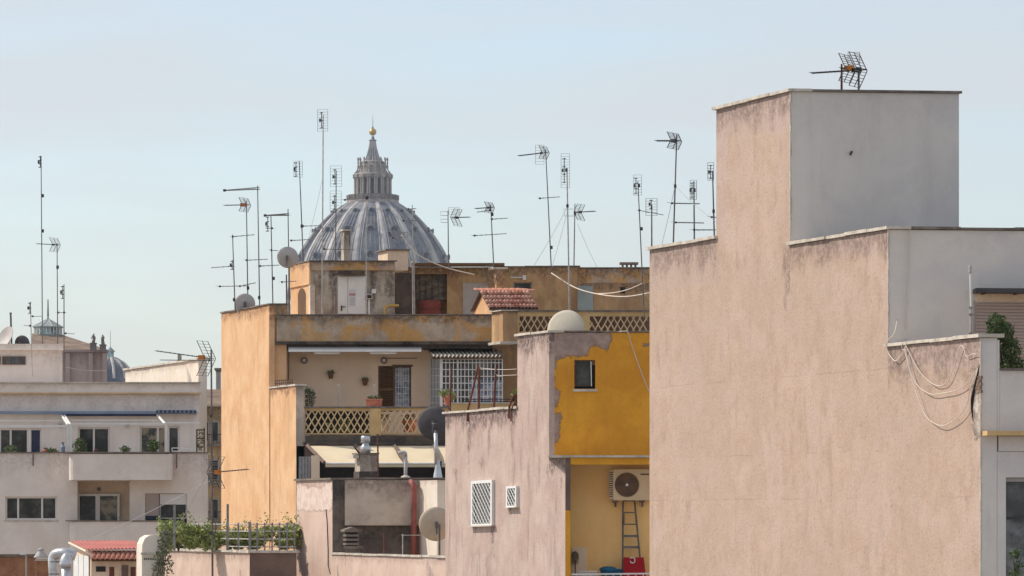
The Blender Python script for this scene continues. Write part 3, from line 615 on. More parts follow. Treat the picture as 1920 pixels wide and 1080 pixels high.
# grated windows on the pink side wall
def grated(x0, y0, x1, y1, nd, drop, w=4.0, out=0.07):
    P = lambda x, y, o=out: UP(UM, x, y, o)
    y0b, y1b = y0 - drop, y1 - drop * 0.5
    def lerp(u, v, o=out): # u across, v down
        return P(x0 + (x1 - x0) * u, (y0 + (y0b - y0) * u) * (1 - v) + (y1 + (y1b - y1) * u) * v, o)
    N_ = V((-0.9485, -0.3168, 0))
    fu, fv = w / (x1 - x0), w / (y1 - y0)
    def quad(m, u0, v0, u1, v1, o0, o1):
        a = [lerp(u, v, o0) for u, v in ((u0, v0), (u1, v0), (u1, v1), (u0, v1))]; b = [q + N_ * (o1 - o0) for q in a]
        i = [m.add(q) for q in a]; j = [m.add(q) for q in b]
        m.face(j); m.face(i[::-1])
        for k in range(4): m.face((i[k], j[k], j[(k + 1) % 4], i[(k + 1) % 4]))
    def fr(m):
        quad(m, 0, 0, 1, fv * 1.4, 0.0, out); quad(m, 0, 1 - fv * 0.8, 1, 1, 0.0, out); quad(m, 0, fv * 1.4, fu * 0.7, 1 - fv * .8, 0, out); quad(m, 1 - fu * 0.7, fv * 1.4, 1, 1 - fv * .8, 0, out)
    root = piece('grated_window', M['white_metal'], mid, fr)
    piece('pane', M['glass'], root, lambda m: quad(m, fu * .7, fv * 1.4, 1 - fu * .7, 1 - fv * .8, 0.004, 0.016))
    piece('sill', M['coping'], root, lambda m: quad(m, -0.06, 1.004, 1.06, 1 + fv * 0.5, 0.0, out + 0.05))
    u0, u1, v0, v1 = fu * .7, 1 - fu * .7, fv * 1.4, 1 - fv * .8
    hv = (v1 - v0) * (y1 - y0); hu = (u1 - u0) * (x1 - x0); sl = 0.45  # slant px per px
    for sgn in (1, -1):
        step = hu / nd
        k = -int(hv * sl / step) - 1
        while k * step < hu + hv * sl + step:
            # line u = k*step + sgn*sl*y
            pts = []
            a, b = (k * step, k * step + hv * sl) if sgn > 0 else (k * step, k * step - hv * sl)
            t0, t1 = 0.0, 1.0
            d = b - a
            ta, tb = (0 - a) / d, (hu - a) / d
            lo, hi = max(0, min(ta, tb)), min(1, max(ta, tb))
            if hi - lo > 0.02:
                p = lerp(u0 + (a + d * lo) / (x1 - x0), v0 + (v1 - v0) * lo, 0.05 + 0.012 * (sgn > 0)); q = lerp(u0 + (a + d * hi) / (x1 - x0), v0 + (v1 - v0) * hi, 0.05 + 0.012 * (sgn > 0))
                piece('grille_bar', M['white_metal'], root, lambda m: m.bar(p, q, 0.015, 0.012))
            k += 1
grated(888, 902, 927.5, 986, 6, 2.5)
grated(954, 912, 973, 951, 3, 1.2, 3.0)
# air conditioner
YA = YL - 0.36
ac = thing('air_conditioner', 'cream outdoor air conditioning unit with round fan in the peach loggia', 'air conditioner', W(1182, 944, YA + 0.15))
piece('casing', M['ac'], ac, lambda m: m.pbox(1150, 880, 1224, 938, YA, 0.33))
cA = W(1175.5, 909, YA)
RX = Matrix.Rotation(math.radians(90), 3, 'X')
r0 = mm(22.5, YA)
piece('fan_recess', M['brown_wood'], ac, lambda m: m.lathe([(0.001, 0.004), (r0, 0.004), (r0, 0.012), (0.001, 0.0121)], cA, 36, M=RX))
fg = piece('fan_grille', M['brown_plaster'], ac, lambda m: [m.lathe([(r0 * k / 7 - .003, .014), (r0 * k / 7 + .003, .014), (r0 * k / 7 + .003, .02), (r0 * k / 7 - .003, .02), (r0 * k / 7 - .003, .014)], cA, 36, M=RX, cap=False) for k in range(1, 8)])
for k in range(3):
    a = k * 2.094 + 0.4
    piece('fan_blade', M['fan_brown'], ac, lambda m: m.poly([cA + V((math.cos(a + t) * r0 * q, -0.0125 - 0.0005 * k, math.sin(a + t) * r0 * q)) for t, q in ((0, .15), (-.1, .9), (.7, .92), (.9, .2))]))
piece('hub', M['white_metal'], ac, lambda m: m.lathe([(0.03, 0.0), (0.03, 0.028), (0.001, 0.03)], cA, 14, M=RX))
piece('badge', M['ant_dark'], ac, lambda m: m.pbox(1201, 888, 1217, 890.5, YA - 0.004, 0.003))
piece('side_grille', M['cream'], ac, lambda m: m.pbox(1143, 882, 1149.8, 935, YA + 0.05, 0.25))
for k in range(12): piece('fin', M['ant_dark'], ac, lambda m: m.pbox(1142.6, 885 + k * 4.1, 1149, 886.8 + k * 4.1, YA + 0.03, 0.01))
for x in (1150, 1200): piece('bracket', M['brown_plaster'], ac, lambda m: (m.pbox(x - 1, 939, x + 9, 942, YA + 0.02, 0.33), m.bar(W(x + 4, 942, YA + 0.3), W(x + 4, 950, YA + 0.34), 0.04, 0.03)))
# ladder with red cloth, mop, blue basin, crate
YD = YL - 0.3
ld = thing('step_ladder', 'metal step ladder leaning below the air conditioning unit', 'ladder', W(1188, 1180, YD))
for a, b in (((1168, 942), (1167, 1180)), ((1190, 942), (1213, 1180))):
    piece('side_rail', M['mast'], ld, lambda m: m.tube([W(a[0], a[1], YD + 0.22), W(b[0], b[1], YD)], 0.02, 8))
piece('top_hoop', M['mast'], ld, lambda m: m.tube(smooth_path([W(1168, 943, YD + .22), W(1170, 939.5, YD + .22), W(1180, 939, YD + .22), W(1189, 939.5, YD + .22), W(1190, 943, YD + .22)], 3), 0.014, 8))
for y in (1005, 1026, 1050, 1075, 1100): piece('step', M['mast'], ld, lambda m: m.bar(W(1168, y, YD + .1), W(1192 + (y - 957) * .095, y, YD + .1), 0.05, 0.09))
piece('platform', M['mast'], ld, lambda m: [m.tube([W(a[0], a[1], YD + .13), W(b[0], b[1], YD + .13)], 0.013, 6) for a, b in (((1170, 961), (1191, 961)), ((1170, 983), (1193, 983)), ((1170, 961), (1170, 983)), ((1191, 961), (1193, 983)))])
cl = thing('red_cloth', 'red cloth with a white hook shaped mark hung over the ladder', 'cloth', W(1190, 1100, YD - 0.06))
def cloth(m):
    n = 14
    for i in range(n):
        for j in range(8):
            def P(i, j):
                u, v = i / n, j / 8; x = 1169 + u * (38 + 7 * v); y = 1045 + v * 60
                return W(x, y, YD - 0.05 + 0.015 * math.sin(u * 9) * v)
            m.poly([P(i, j), P(i, j + 1), P(i + 1, j + 1), P(i + 1, j)])
piece('fabric', M['red_cloth'], cl, cloth)
piece('mark', M['white_metal'], cl, lambda m: m.tube(smooth_path([W(x, y, YD - 0.075) for x, y in ((1181, 1046.5), (1187, 1045.5), (1190, 1048), (1190, 1053), (1187, 1055.5), (1183, 1054.5), (1182, 1051.5))], 4), 0.012, 6))
mp = thing('mop', 'grey mop standing head up against the loggia wall', 'mop', W(1077, 1180, YL - 0.1))
piece('handle', M['brown_wood'], mp, lambda m: m.tube([W(1077, 1180, YL - 0.12), W(1079, 1050, YL - 0.06)], 0.013, 6))
def mophead(m):
    for k in range(46):
        a = random.uniform(0, 6.28); rr = random.uniform(2, 8)
        p = W(1079, 1034 + random.uniform(-1, 3), YL - 0.08)
        e = W(1079 + math.cos(a) * rr, 1046 + random.uniform(-2, 13), YL - 0.09 + math.sin(a) * 0.05)
        m.tube([p, (p + e) / 2 + V((math.cos(a) * 0.03, math.sin(a) * 0.03 - 0.01, 0.04)), e], 0.008, 4)
piece('mop_head', M['mop'], mp, mophead)
bs = thing('basin', 'blue plastic basin on the loggia behind the rail', 'basin', W(1145, 1090, YL - 0.3))
piece('tub', M['blue_plastic'], bs, lambda m: m.lathe([(0.001, 0), (0.19, 0.0), (0.24, 0.24), (0.265, 0.25), (0.265, 0.27), (0.22, 0.265), (0.18, 0.02), (0.001, 0.02)], W(1146, 1090, YL - 0.3), 28), smooth=True)
piece('lid_cloth', M['blue_plastic'], bs, lambda m: m.lathe([(0.2, 0.0), (0.15, 0.05), (0.06, 0.07), (0.001, 0.06)], W(1140, 1068, YL - 0.3), 18), smooth=True)
cr = thing('crate', 'low pale wire crate beside the blue basin', 'crate', W(1103, 1092, YL - 0.3))
piece('rim', M['white_metal'], cr, lambda m: [m.pbox(1086, 1070 + 7 * k, 1120, 1072 + 7 * k, YL - .4 + .002 * k, 0.2) for k in range(3)])
for k in range(6): piece('wire', M['white_metal'], cr, lambda m: m.pbox(1087 + k * 6, 1070, 1088.2 + k * 6, 1092, YL - .41, 0.008))
wc = [W(x, y, YF - 0.03) for x, y in ((1160, 622), (1170, 621), (1177, 623), (1184, 645), (1196, 680), (1208, 712), (1220, 740))]
mb = MB(); mb.tube(smooth_path(wc), 0.01, 6); tag(mb.build('cable', M['cable_white'], smooth=True), 'pale cable hanging diagonally over the ochre yellow wall', 'cable')
# rusty rods fixed to the low coping
def rods():
    data = [('short upright rusty rod at the left end of the pink coping', [(848.5, 689), (846, 776)], .022), ('rusty rod leaning left on the pink coping with bent foot', [(899, 686), (888, 735), (879, 771), (879, 790)], .026),
            ('reddish straight rod beside the leaning rusty rod', [(901, 688), (900, 772)], .03), ('rusty rod standing in front of the grated veranda corner', [(934, 682), (931, 720), (928, 770)], .028)]
    for lab, pix, r in data:
        rt = thing('rusty_rod', lab, 'rod', UP(UM, pix[-1][0], pix[-1][1], 0.03), 'rusty rods on the coping')
        piece('shaft', M['rust'], rt, lambda m: m.tube([UP(UM, x, y, 0.03) for x, y in pix], r, 7))
        piece('bracket', M['rust'], rt, lambda m: m.box(UP(UM, pix[-1][0], pix[-1][1] - 3, 0.02), (0.05, 0.08, 0.06)))
    rt = thing('rusty_bracket', 'forked rusty bracket hooked over the pink coping near the tall wall', 'bracket', UP(UM, 960, 785, 0.05))
    piece('prong', M['rust'], rt, lambda m: m.tube([UP(UM, 966, 740, .03), UP(UM, 960, 764, .07), UP(UM, 959.5, 785, .07)], .022, 6))
    piece('prong', M['rust'], rt, lambda m: m.tube([UP(UM, 969, 752, .03), UP(UM, 964, 768, .07), UP(UM, 963.5, 790, .07)], .018, 6))
rods()
for i, (y0, y1) in enumerate(((690, 692), (701, 703))):
    mb = MB(); mb.tube(smooth_path([UP(UM, 902 + 28 * i, y0, .03), UP(UM, 938, y1 + 1, .03), UP(UM, 971, y1, .03)], 4), .006, 5)
    tag(mb.build('washing_line', M['cable_white']), ['upper', 'lower'][i] + ' thin washing line tied from rusty rods to pink wall', 'washing line', 'washing lines')
dp = thing('dry_plant', 'brown dried plant with few green leaves against the pink wall', 'plant', UP(UM, 966, 775, -0.1))
piece('stem', M['stem'], dp, lambda m: [m.tube([UP(UM, 965, 770, -.1), UP(UM, 960 + 3 * k, 735 + 5 * k, -.1)], [.012, .004], 5) for k in range(4)])
mb = MB(); leaves(mb, [(UP(UM, 964, 748, -.12), (.13, .1, .18), 1)], 110, .09); mb.build('dead_leaves', M['leaf_dry'], dp)
mb = MB(); leaves(mb, [(UP(UM, 960, 737, -.12), (.12, .1, .08), 1)], 60, .08); mb.build('green_leaves', M['leaf_light'], dp)
dish('large cream satellite dish showing its back above the ochre yellow wall', W(1060, 616, YF + 0.75), mm(36, YF + 0.75), (0.33, 0.93, -0.2), M['dish_old'], post_to=V((xa(1060, YF + .62), YF + .62, z2 - .6)), bracket=False, deep=0.15)
def LM(name, mt, fn, smooth=False):      # shared mesh data, modelled about its own origin
    mb = MB(); fn(mb); me = bpy.data.meshes.new(name); me.from_pydata([tuple(q) for q in mb.v], [], mb.f); me.materials.append(mt)
    if smooth: me.polygons.foreach_set('use_smooth', [True] * len(mb.f))
    return me
# ================================================================== low pale rose building with the roof terrace notch
UL = 32.15
def ul(x): Y = UY(UL, x); return V((xa(x, Y), Y, 0))
low = thing('low_house', 'low pale rose stucco house with sunken roof terrace in front of the apricot building', 'building', (ul(835).x, ul(835).y, 0))
l556, l623, l835 = ul(556), ul(623), ul(840)
zL, zN = CZ + 1.035, CZ - 0.9
mb = MB()
mb.prism(l623, FX * 4.0, l556 - l623, 0, zL, (0, 1, 1, 1, 2), 0.07, gl=0.3)
mb.prism(l835, FX * 0.2, l623 - l835 - V((0, 0.003, 0)), 0, zN, (0, 1, 1, 1, 2), 0.14, gl=0.3)
pl = peel_attr(mb, [[(554, 906), (566, 908), (580, 914), (590, 910), (600, 916), (612, 906), (625, 902), (624, 958), (554, 958)]])
pl = [v if abs((q.x + S * q.y) - UL) < 0.01 else -1.0 for v, q in zip(pl, mb.v)]
mb.build('wall', [M['low_pink'], M['grey_plaster'], M['membrane']], low, attr={'peel': pl})
coping(low, l623, FX * 4.0, l556 - l623, zL, 0.05, 0.06, 'coping_dark')
coping(low, l835, FX * 0.2, l623 - l835, zN, 0.05, 0.04)
YN = l623.y
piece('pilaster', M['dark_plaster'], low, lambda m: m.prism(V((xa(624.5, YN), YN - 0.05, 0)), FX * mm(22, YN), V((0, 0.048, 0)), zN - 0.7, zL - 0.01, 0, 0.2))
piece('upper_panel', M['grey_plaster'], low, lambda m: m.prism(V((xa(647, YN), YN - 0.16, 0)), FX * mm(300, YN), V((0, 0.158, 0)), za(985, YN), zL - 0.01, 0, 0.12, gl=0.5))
piece('lower_panel', M['dark_plaster'], low, lambda m: m.prism(V((xa(647, YN), YN - 0.02, 0)), FX * mm(300, YN), V((0, 0.018, 0)), zN - 0.7, za(985, YN) - 0.004, 0, 0.15))  # darker plaster tone below the upper panel
piece('terrace_floor', M['floor_tile'], low, lambda m: m.prism(l835 + V((0.21, 0, 0)), FX * 5, (l623 - l835) * 0.995, zN - 0.9, zN - 0.7))
# the right return of the terrace, facing the sun
UR = (xa(783, YN) + S * YN); r1 = V((xa(820, UY(UR, 820)), UY(UR, 820), 0))
piece('return_wall', M['white_lit'], low, lambda m: m.prism(r1, FX * 2.6, V((-S, 1, 0)) * (YN - 0.165 - r1.y), zN - 0.7, zL - 0.02, 0, 0.2, gl=0.2))
YR = YN - 0.34
dpipe = piece('drainpipe', M['red_pipe'], low, lambda m: m.tube([W(776, 1075, YR), W(776, 915, YR), W(774, 907, YR + .03), W(770, 903, YR + .2)], mm(5.2, YR), 12), smooth=True)
for y in (915, 985): piece('pipe_collar', M['red_pipe'], dpipe, lambda m: m.tube([W(776, y + 2, YR), W(776, y - 3, YR)], mm(6.4, YR), 12))
# louvred chimney, rods, dish on the terrace
Yv = 108.95
vt = thing('vent_chimney', 'small mossy louvred vent chimney with four tiers and a gabled cap', 'chimney', W(660, 1060, Yv))
piece('base_slab', M['coping_dark'], vt, lambda m: (m.pbox(644, 1024, 680, 1029, Yv, 0.5), m.pbox(647, 1029, 674, 1060, Yv + .05, 0.4)))
for k in range(4): piece('louvre', M['coping_dark'], vt, lambda m: (m.prism(V((xa(649, Yv), Yv + .03, 0)), FX * mm(24, Yv), V((-.1, .4, 0)), za(1019 - 8 * k + 3, Yv), za(1019 - 8 * k - 1, Yv))))
piece('shaft', M['dark'], vt, lambda m: m.prism(V((xa(653, Yv), Yv + .08, 0)), FX * mm(17, Yv), V((-.08, .3, 0)), za(1026, Yv), za(994, Yv)))
def cap(m):
    a = [W(646, 997, Yv), W(678, 997, Yv), W(662, 988, Yv), W(646, 993.5, Yv), W(678, 993.5, Yv)]
    b = [p + V((-.12, .45, 0)) for p in a]
    f = [0, 1, 4, 2, 3]; i = [m.add(p) for p in a]; j = [m.add(p) for p in b]
    m.face([i[k] for k in f]); m.face([j[k] for k in f][::-1])
    for u, w in zip(f, f[1:] + f[:1]): m.face((i[u], j[u], j[w], i[w]))
piece('cap', M['coping_dark'], vt, cap)
for lab, pts, mt, r in (('red iron rod on the low terrace parapet, left of the white rod', [(720, 1048), (720, 1001)], 'rust', .022), ('red iron rod on the low terrace parapet beside the drainpipe', [(787, 1048), (786.5, 998)], 'rust', .02)):
    rt = thing('iron_rod', lab, 'rod', W(pts[0][0], pts[0][1], 106.3)); piece('shaft', M[mt], rt, lambda m: m.tube([W(x, y, 106.3) for x, y in pts], r, 7)); piece('tip', M[mt], rt, lambda m: m.tube([W(pts[1][0], pts[1][1] + 2, 106.3), W(pts[1][0], pts[1][1] - 1, 106.3)], r * 1.3, 7))
rt = thing('iron_rod', 'pale rod with a thin crossbar on the low terrace parapet', 'rod', W(755, 1048, 105.2))
piece('shaft', M['mast_pale'], rt, lambda m: m.tube([W(755, 1048, 105.2), W(755, 1001, 105.2)], .014, 7)); piece('crossbar', M['mast_pale'], rt, lambda m: m.tube([W(752, 1003.5, 105.1), W(800, 1003.5, 105.1)], .008, 6))
dish('beige satellite dish on the sunken terrace beside the red drainpipe', W(818, 983, 104.5), mm(32, 104.5), (-0.1, 0.98, 0.12), M['dish_beige'], post_to=W(824, 1060, 104.3))
ck = [UP(UL, x, y, 0.012) for x, y in ((612, 955), (614, 975), (615, 1000), (616, 1030), (616, 1060), (620, 1076))]
mb = MB(); mb.tube(ck, .014, 5); tag(mb.build('cable', M['ant_dark']), 'dark vertical crack down the edge of the low rose wall', 'cable')  # thin dark tube standing in for a crack line in the plaster
# ------------------------------------------------------------------ things on the terrace behind it
Yc = 113.2
ch = thing('chimney', 'square plastered chimney with silver cowl in front of the cream awnings', 'chimney', W(690, 915, Yc))
cw = mm(34, Yc)
cR = Matrix.Rotation(math.radians(16), 3, 'Z')
def skewbox(m, x0, x1, y0, y1, Y, d, out=0.0, mm_=0):
    p = V((xa(x0, Y) - out, Y - out, 0)); m.prism(p, FX * (mm(x1 - x0, Y) + 2 * out), V((-.287, .958, 0)) * (d + 2 * out), za(y1, Y), za(y0, Y), mm_)
piece('shaft', M['grey_plaster'], ch, lambda m: skewbox(m, 675, 708, 852, 884, Yc, .55))
piece('shaft_base', M['dark_plaster'], ch, lambda m: skewbox(m, 675, 708, 884.2, 915, Yc, .55, .02))
piece('cap', M['coping_dark'], ch, lambda m: skewbox(m, 675, 708, 849, 851.8, Yc, .55, .05))
piece('side_ledge', M['coping'], ch, lambda m: skewbox(m, 662, 673, 853, 859, Yc - .02, .4))
cc = W(685.5, 849, Yc + .25)
piece('cowl', M['steel_bright'], ch, lambda m: m.lathe([(.13, 0), (.135, .16), (.1, .2), (.08, .24), (.085, .27), (.12, .28), (.125, .42), (.11, .45), (.001, .45)], cc, 18), smooth=True)
piece('cowl_band', M['galv'], ch, lambda m: m.lathe([(.13, .27), (.135, .27), (.135, .29), (.13, .29)], cc, 18))
pp = thing('pole', 'thin dark iron pole beside the square plastered chimney', 'pole', W(709, 915, Yc - .2))
piece('shaft', M['rust'], pp, lambda m: m.tube([W(709.5, 915, Yc - .2), W(708, 816, Yc - .2)], .022, 7)); piece('tip', M['ant_dark'], pp, lambda m: m.tube([W(708, 818, Yc - .2), W(708, 814, Yc - .2)], .03, 7))
vp = thing('vent_pipe', 'grey vent pipe with a bent elbow top before the awnings', 'pipe', W(760, 912, 112.5))
piece('shaft', M['dish_grey'], vp, lambda m: m.tube([W(760.5, 912, 112.5), W(760.5, 852, 112.5)], mm(3.4, 112.5), 12), smooth=True)
piece('elbow', M['dish_grey'], vp, lambda m: m.tube(smooth_path([W(760.5, 856, 112.5), W(760, 850, 112.5), W(755, 848, 112.5), W(747, 850, 112.5)], 4), mm(3.4, 112.5), 12), smooth=True)
piece('base_flange', M['coping'], vp, lambda m: m.lathe([(.14, 0), (.12, .05), (.06, .08)], W(760.5, 897, 112.5), 14))
Yf = 111.5
fl = thing('metal_flue', 'tall slim metal flue with black cowl rising from a conical base', 'flue', W(820, 912, Yf))
piece('pipe', M['steel_bright'], fl, lambda m: m.tube([W(818, 870, Yf), W(817, 812, Yf)], mm(3.6, Yf), 12), smooth=True)
piece('upper_pipe', M['mast'], fl, lambda m: m.tube([W(817, 836, Yf), W(817, 804, Yf)], mm(2.2, Yf), 10), smooth=True)
piece('base', M['steel_bright'], fl, lambda m: m.lathe([(.15, 0), (.13, .1), (.055, .5), (.05, .6)], W(821, 905, Yf), 14), smooth=True)
piece('cowl', M['ant_dark'], fl, lambda m: m.tube([W(817, 806, Yf), W(817, 802, Yf), W(817, 795, Yf), W(817, 793, Yf)], [.04, .085, .085, .05], 12))
dish('large charcoal satellite dish before the lattice balustrade', W(813, 794, 114.5), mm(31, 114.5), (0.18, 0.95, 0.1), M['dish_dark'], post_to=W(817, 915, 114.0))
cb = thing('metal_cabinet', 'grey ribbed metal cabinet with cream side beside the apricot wall', 'cabinet', W(575, 915, 114))
piece('body', M['galv'], cb, lambda m: m.pbox(560, 856, 583, 915, 114, .4)); piece('cream_side', M['cream'], cb, lambda m: m.pbox(583.3, 854, 598, 915, 113.95, .45))
for k in range(4): piece('rib', M['frame_grey'], cb, lambda m: m.pbox(562 + k * 5.6, 857, 563.6 + k * 5.6, 915, 113.98, .019))
# ================================================================== apricot building
UO = 34.37
def uo(x): Y = UY(UO, x); return V((xa(x, Y), Y, 0))
ap = thing('apricot_building', 'apricot stucco apartment building with mouldy parapet and terrace below the large dome', 'building', (uo(555).x, uo(555).y, 0))
o415, o505, o513, o555 = uo(415), uo(505), uo(513), uo(555)
zO, zO2, zPar = CZ + 6.25, CZ + 3.81, za(592, 124)
mb = MB()
mb.prism(o505, FX * 0.5, o415 - o505, 0, zO, (0, 0, 0, 0, 1), 0.2, gl=0.5)
mb.prism(o555, FX * mm(16, 121.3), o505 - o555 - V((0, .003, 0)), 0, zO2, (0, 1, 1, 0, 1), 0.2, gl=0.4)
mb.build('side_wall', [M['orange'], M['grey_plaster']], ap)
coping(ap, o505, FX * .5, o415 - o505, zO, .04, .05, 'coping_dark'); coping(ap, o555, FX * mm(16, 121.3), o505 - o555, zO2, .05, .05)
piece('corner_pilaster', M['orange'], ap, lambda m: m.prism(o505 + V((.0, -.10, 0)), FX * .16, V((0, .098, 0)), 0, za(590, 124), 0, .3))
piece('gable_post', M['ochre'], ap, lambda m: m.prism(V((xa(513, 124.02) + .02, 123.97, 0)), FX * mm(18, 124), V((0, .3, 0)), zPar - .1, za(573, 124), 0, .15))
Y0 = 123.9
piece('parapet', M['mottled'], ap, lambda m: m.prism(V((xa(519, Y0), Y0, 0)), FX * mm(403, Y0), V((0, .25, 0)), za(640, Y0), zPar, 0, .12, gl=.35))
coping(ap, V((xa(519, Y0), Y0, 0)), FX * mm(403, Y0), V((0, .25, 0)), zPar, .035, .03, 'coping_dark')
piece('cornice', M['mould_shade'], ap, lambda m: (m.prism(V((xa(517, Y0), Y0 - .05, 0)), FX * mm(406, Y0), V((0, 1.4, 0)), za(646, Y0), za(640, Y0) - .003), m.prism(V((xa(517, Y0), Y0 + .2, 0)), FX * mm(406, Y0), V((0, 1.1, 0)), za(653, Y0), za(646, Y0) - .002)))  # near-black tone puts the shade of the overhang into the cornice colour
Y1 = 125.0
fx1 = lambda x: xa(x, Y1) - xa(515, Y1)
def recess(m): m.facade(V((xa(515, Y1), Y1, 0)), FX, fx1(1010), za(835, Y1), za(640, Y1), [(fx1(709), fx1(771), za(772, Y1), za(686, Y1))], .2, 0, .3, gl=.4)
piece('terrace_wall', M['cream'], ap, recess)
piece('core', M['ochre'], ap, lambda m: m.prism(V((xa(518, Y1 + .3), Y1 + .3, 0)), FX * 11, V((-S, 1, 0)) * 4.4, 0, za(600, Y1)))
piece('brown_wall', M['ochre'], ap, lambda m: m.prism(V((xa(942, Y1 - .3), Y1 - .3, 0)), FX * 3, V((0, .29, 0)), za(800, Y1), za(640, Y1), 0, .2, gl=.5))
piece('awning_box', M['white_metal'], ap, lambda m: m.pbox(541, 655, 790, 659.5, Y0 - .3, .12)); piece('awning_shadow_line', M['ant_dark'], ap, lambda m: m.pbox(541, 649.5, 792, 651.5, Y0 - .25, .3)); piece('awning_roll', M['frame_grey'], ap, lambda m: m.pbox(541, 651.7, 790, 654.8, Y0 - .28, .2))  # the dark bar on top stands in for the shadow line over the box
for a, b in ((590, 637), (694, 743)): piece('light_bar', M['white_metal'], ap, lambda m: m.pbox(a, 660.5, b, 663.8, Y0 - .2, .06))
for x in (570.5, 720):
    c = W(x, 676, Y1 - .03); rl = piece('wall_lamp', M['brown_plaster'], ap, lambda m: m.lathe([(.055, 0), (.095, 0), (.095, .05), (.055, .05), (.055, 0)], c, 18, M=RX, cap=False)); piece('lens', M['white_metal'], rl, lambda m: m.lathe([(.001, .02), (.055, .02), (.055, .03), (.001, .035)], c, 16, M=RX))
piece('conduit', M['brown_plaster'], ap, lambda m: m.tube([W(541.5, 660, Y1 - .02), W(541, 714, Y1 - .02)], .012, 5)); piece('conduit', M['brown_plaster'], ap, lambda m: m.tube([W(725, 672, Y1 - .02), W(783, 672, Y1 - .02)], .01, 5))
# door: shutter leaf and barred window
dr = piece('door_frame', M['brown_wood'], ap, lambda m: (rect_frame(m, 709, 686, 771, 775, Y1 + .02, 2.4, .08), m.pbox(737, 688.4, 740, 775, Y1 + .018, .08), m.pbox(735, 684, 774, 687.5, Y1 - .03, .05)))
piece('shutter_backing', M['dark'], dr, lambda m: m.pbox(711, 688, 737, 775, Y1 + .09, .01))
sl = LM('louvre', M['brown_wood'], lambda m: m.box((0, 0, 0), (mm(25.6, Y1), .05, .022), 0, 0, Matrix.Rotation(math.radians(-35), 3, 'X')))
for k in range(24): inst(sl, 'louvre', dr, W(724, 690.5 + k * 3.3, Y1 + .05))
piece('shutter_rail', M['brown_wood'], dr, lambda m: m.pbox(711.5, 728, 737, 732, Y1 + .015, .06))
piece('curtain', M['curtain'], dr, lambda m: m.pbox(740, 688.5, 768, 775, Y1 + .14, .01))
gb = LM('bar', M['white_metal'], lambda m: m.box((0, 0, 0), (.016, .016, mm(85, Y1)))); gh = LM('crossbar', M['white_metal'], lambda m: m.box((0, 0, 0), (mm(27, Y1), .014, .016)))
for k in range(6): inst(gb, 'bar', dr, W(742.5 + k * 4.6, 732, Y1 + .06))
for k in range(7): inst(gh, 'crossbar', dr, W(754, 692 + k * 11.5, Y1 + .044))
# wall pots
for lab, x, y in (('dark wall pot with small plant, left of the two on the cream terrace wall', 620, 703), ('dark wall pot with small plant, nearer the brown shutter', 684.5, 716)):
    wp = thing('wall_pot', lab, 'plant pot', W(x, y + 8, Y1 - .12), 'pots hung on the cream terrace wall')
    piece('pot', M['brown_wood'], wp, lambda m: m.lathe([(.001, 0), (.06, 0), (.085, .15), (.095, .15), (.095, .18), (.07, .18)], W(x, y + 7, Y1 - .12), 14))
    mb = MB(); leaves(mb, [(W(x, y - 5, Y1 - .12), (.1, .07, .05), 1)], 70, .06); mb.build('foliage', M['leaf'], wp)
for lab, x, y in (('thin white cane standing on the terrace, left of the planter', 635, 722), ('thin white cane standing behind the terracotta planter', 702, 722)):
    rt = thing('cane', lab, 'cane', W(x, 800, 122.4), 'white canes on the terrace'); piece('shaft', M['mast_pale'], rt, lambda m: m.tube([W(x, 800, 122.4), W(x, y, 122.4)], .016, 6)); piece('tip', M['white_metal'], rt, lambda m: m.tube([W(x, y + 1, 122.4), W(x, y - 1, 122.4)], .02, 6))
# veranda: barred enclosure under a corrugated canopy
vr = piece('veranda_frame', M['white_metal'], ap, lambda m: (rect_frame(m, 828, 672, 943, 775, 123.6, 2.2, .06), m.pbox(857, 674.2, 860, 772, 123.59, .05)))
piece('veranda_glass', M['glass_grey'], vr, lambda m: m.pbox(830, 674, 941, 773, 123.75, .02))
piece('veranda_curtain', M['curtain'], vr, lambda m: m.pbox(880, 712, 940, 772, 123.73, .012))
vb = LM('bar', M['white_metal'], lambda m: m.box((0, 0, 0), (.022, .02, mm(100, 123.6)))); vh = LM('crossbar', M['white_metal'], lambda m: m.box((0, 0, 0), (mm(112, 123.6), .018, .022)))
for k in range(15): inst(vb, 'bar', vr, W(836 + k * 7.1, 724, 123.56))
for k in range(8): inst(vh, 'crossbar', vr, W(885.5, 680 + k * 12.8, 123.535))
s0, s1 = W(827, 775, 123.62), W(805, 775, 124.95)
hS = mm(102, 124)
piece('side_glass', M['glass_grey'], vr, lambda m: m.poly([s0 + V((.03, .02, 0)), s1 + V((.03, .02, 0)), s1 + V((.03, .02, hS)), s0 + V((.03, .02, hS))]))
for k in range(9):
    p = s1 + (s0 - s1) * (k / 8); piece('side_bar', M['white_metal'], vr, lambda m: m.bar(p, p + V((0, 0, hS)), .02 if k < 8 else .06))
for k in range(6): piece('side_crossbar', M['white_metal'], vr, lambda m: m.bar(s1 + V((0, 0, .2 * k + .3)), s0 + V((0, 0, .2 * k + .3)), .018))
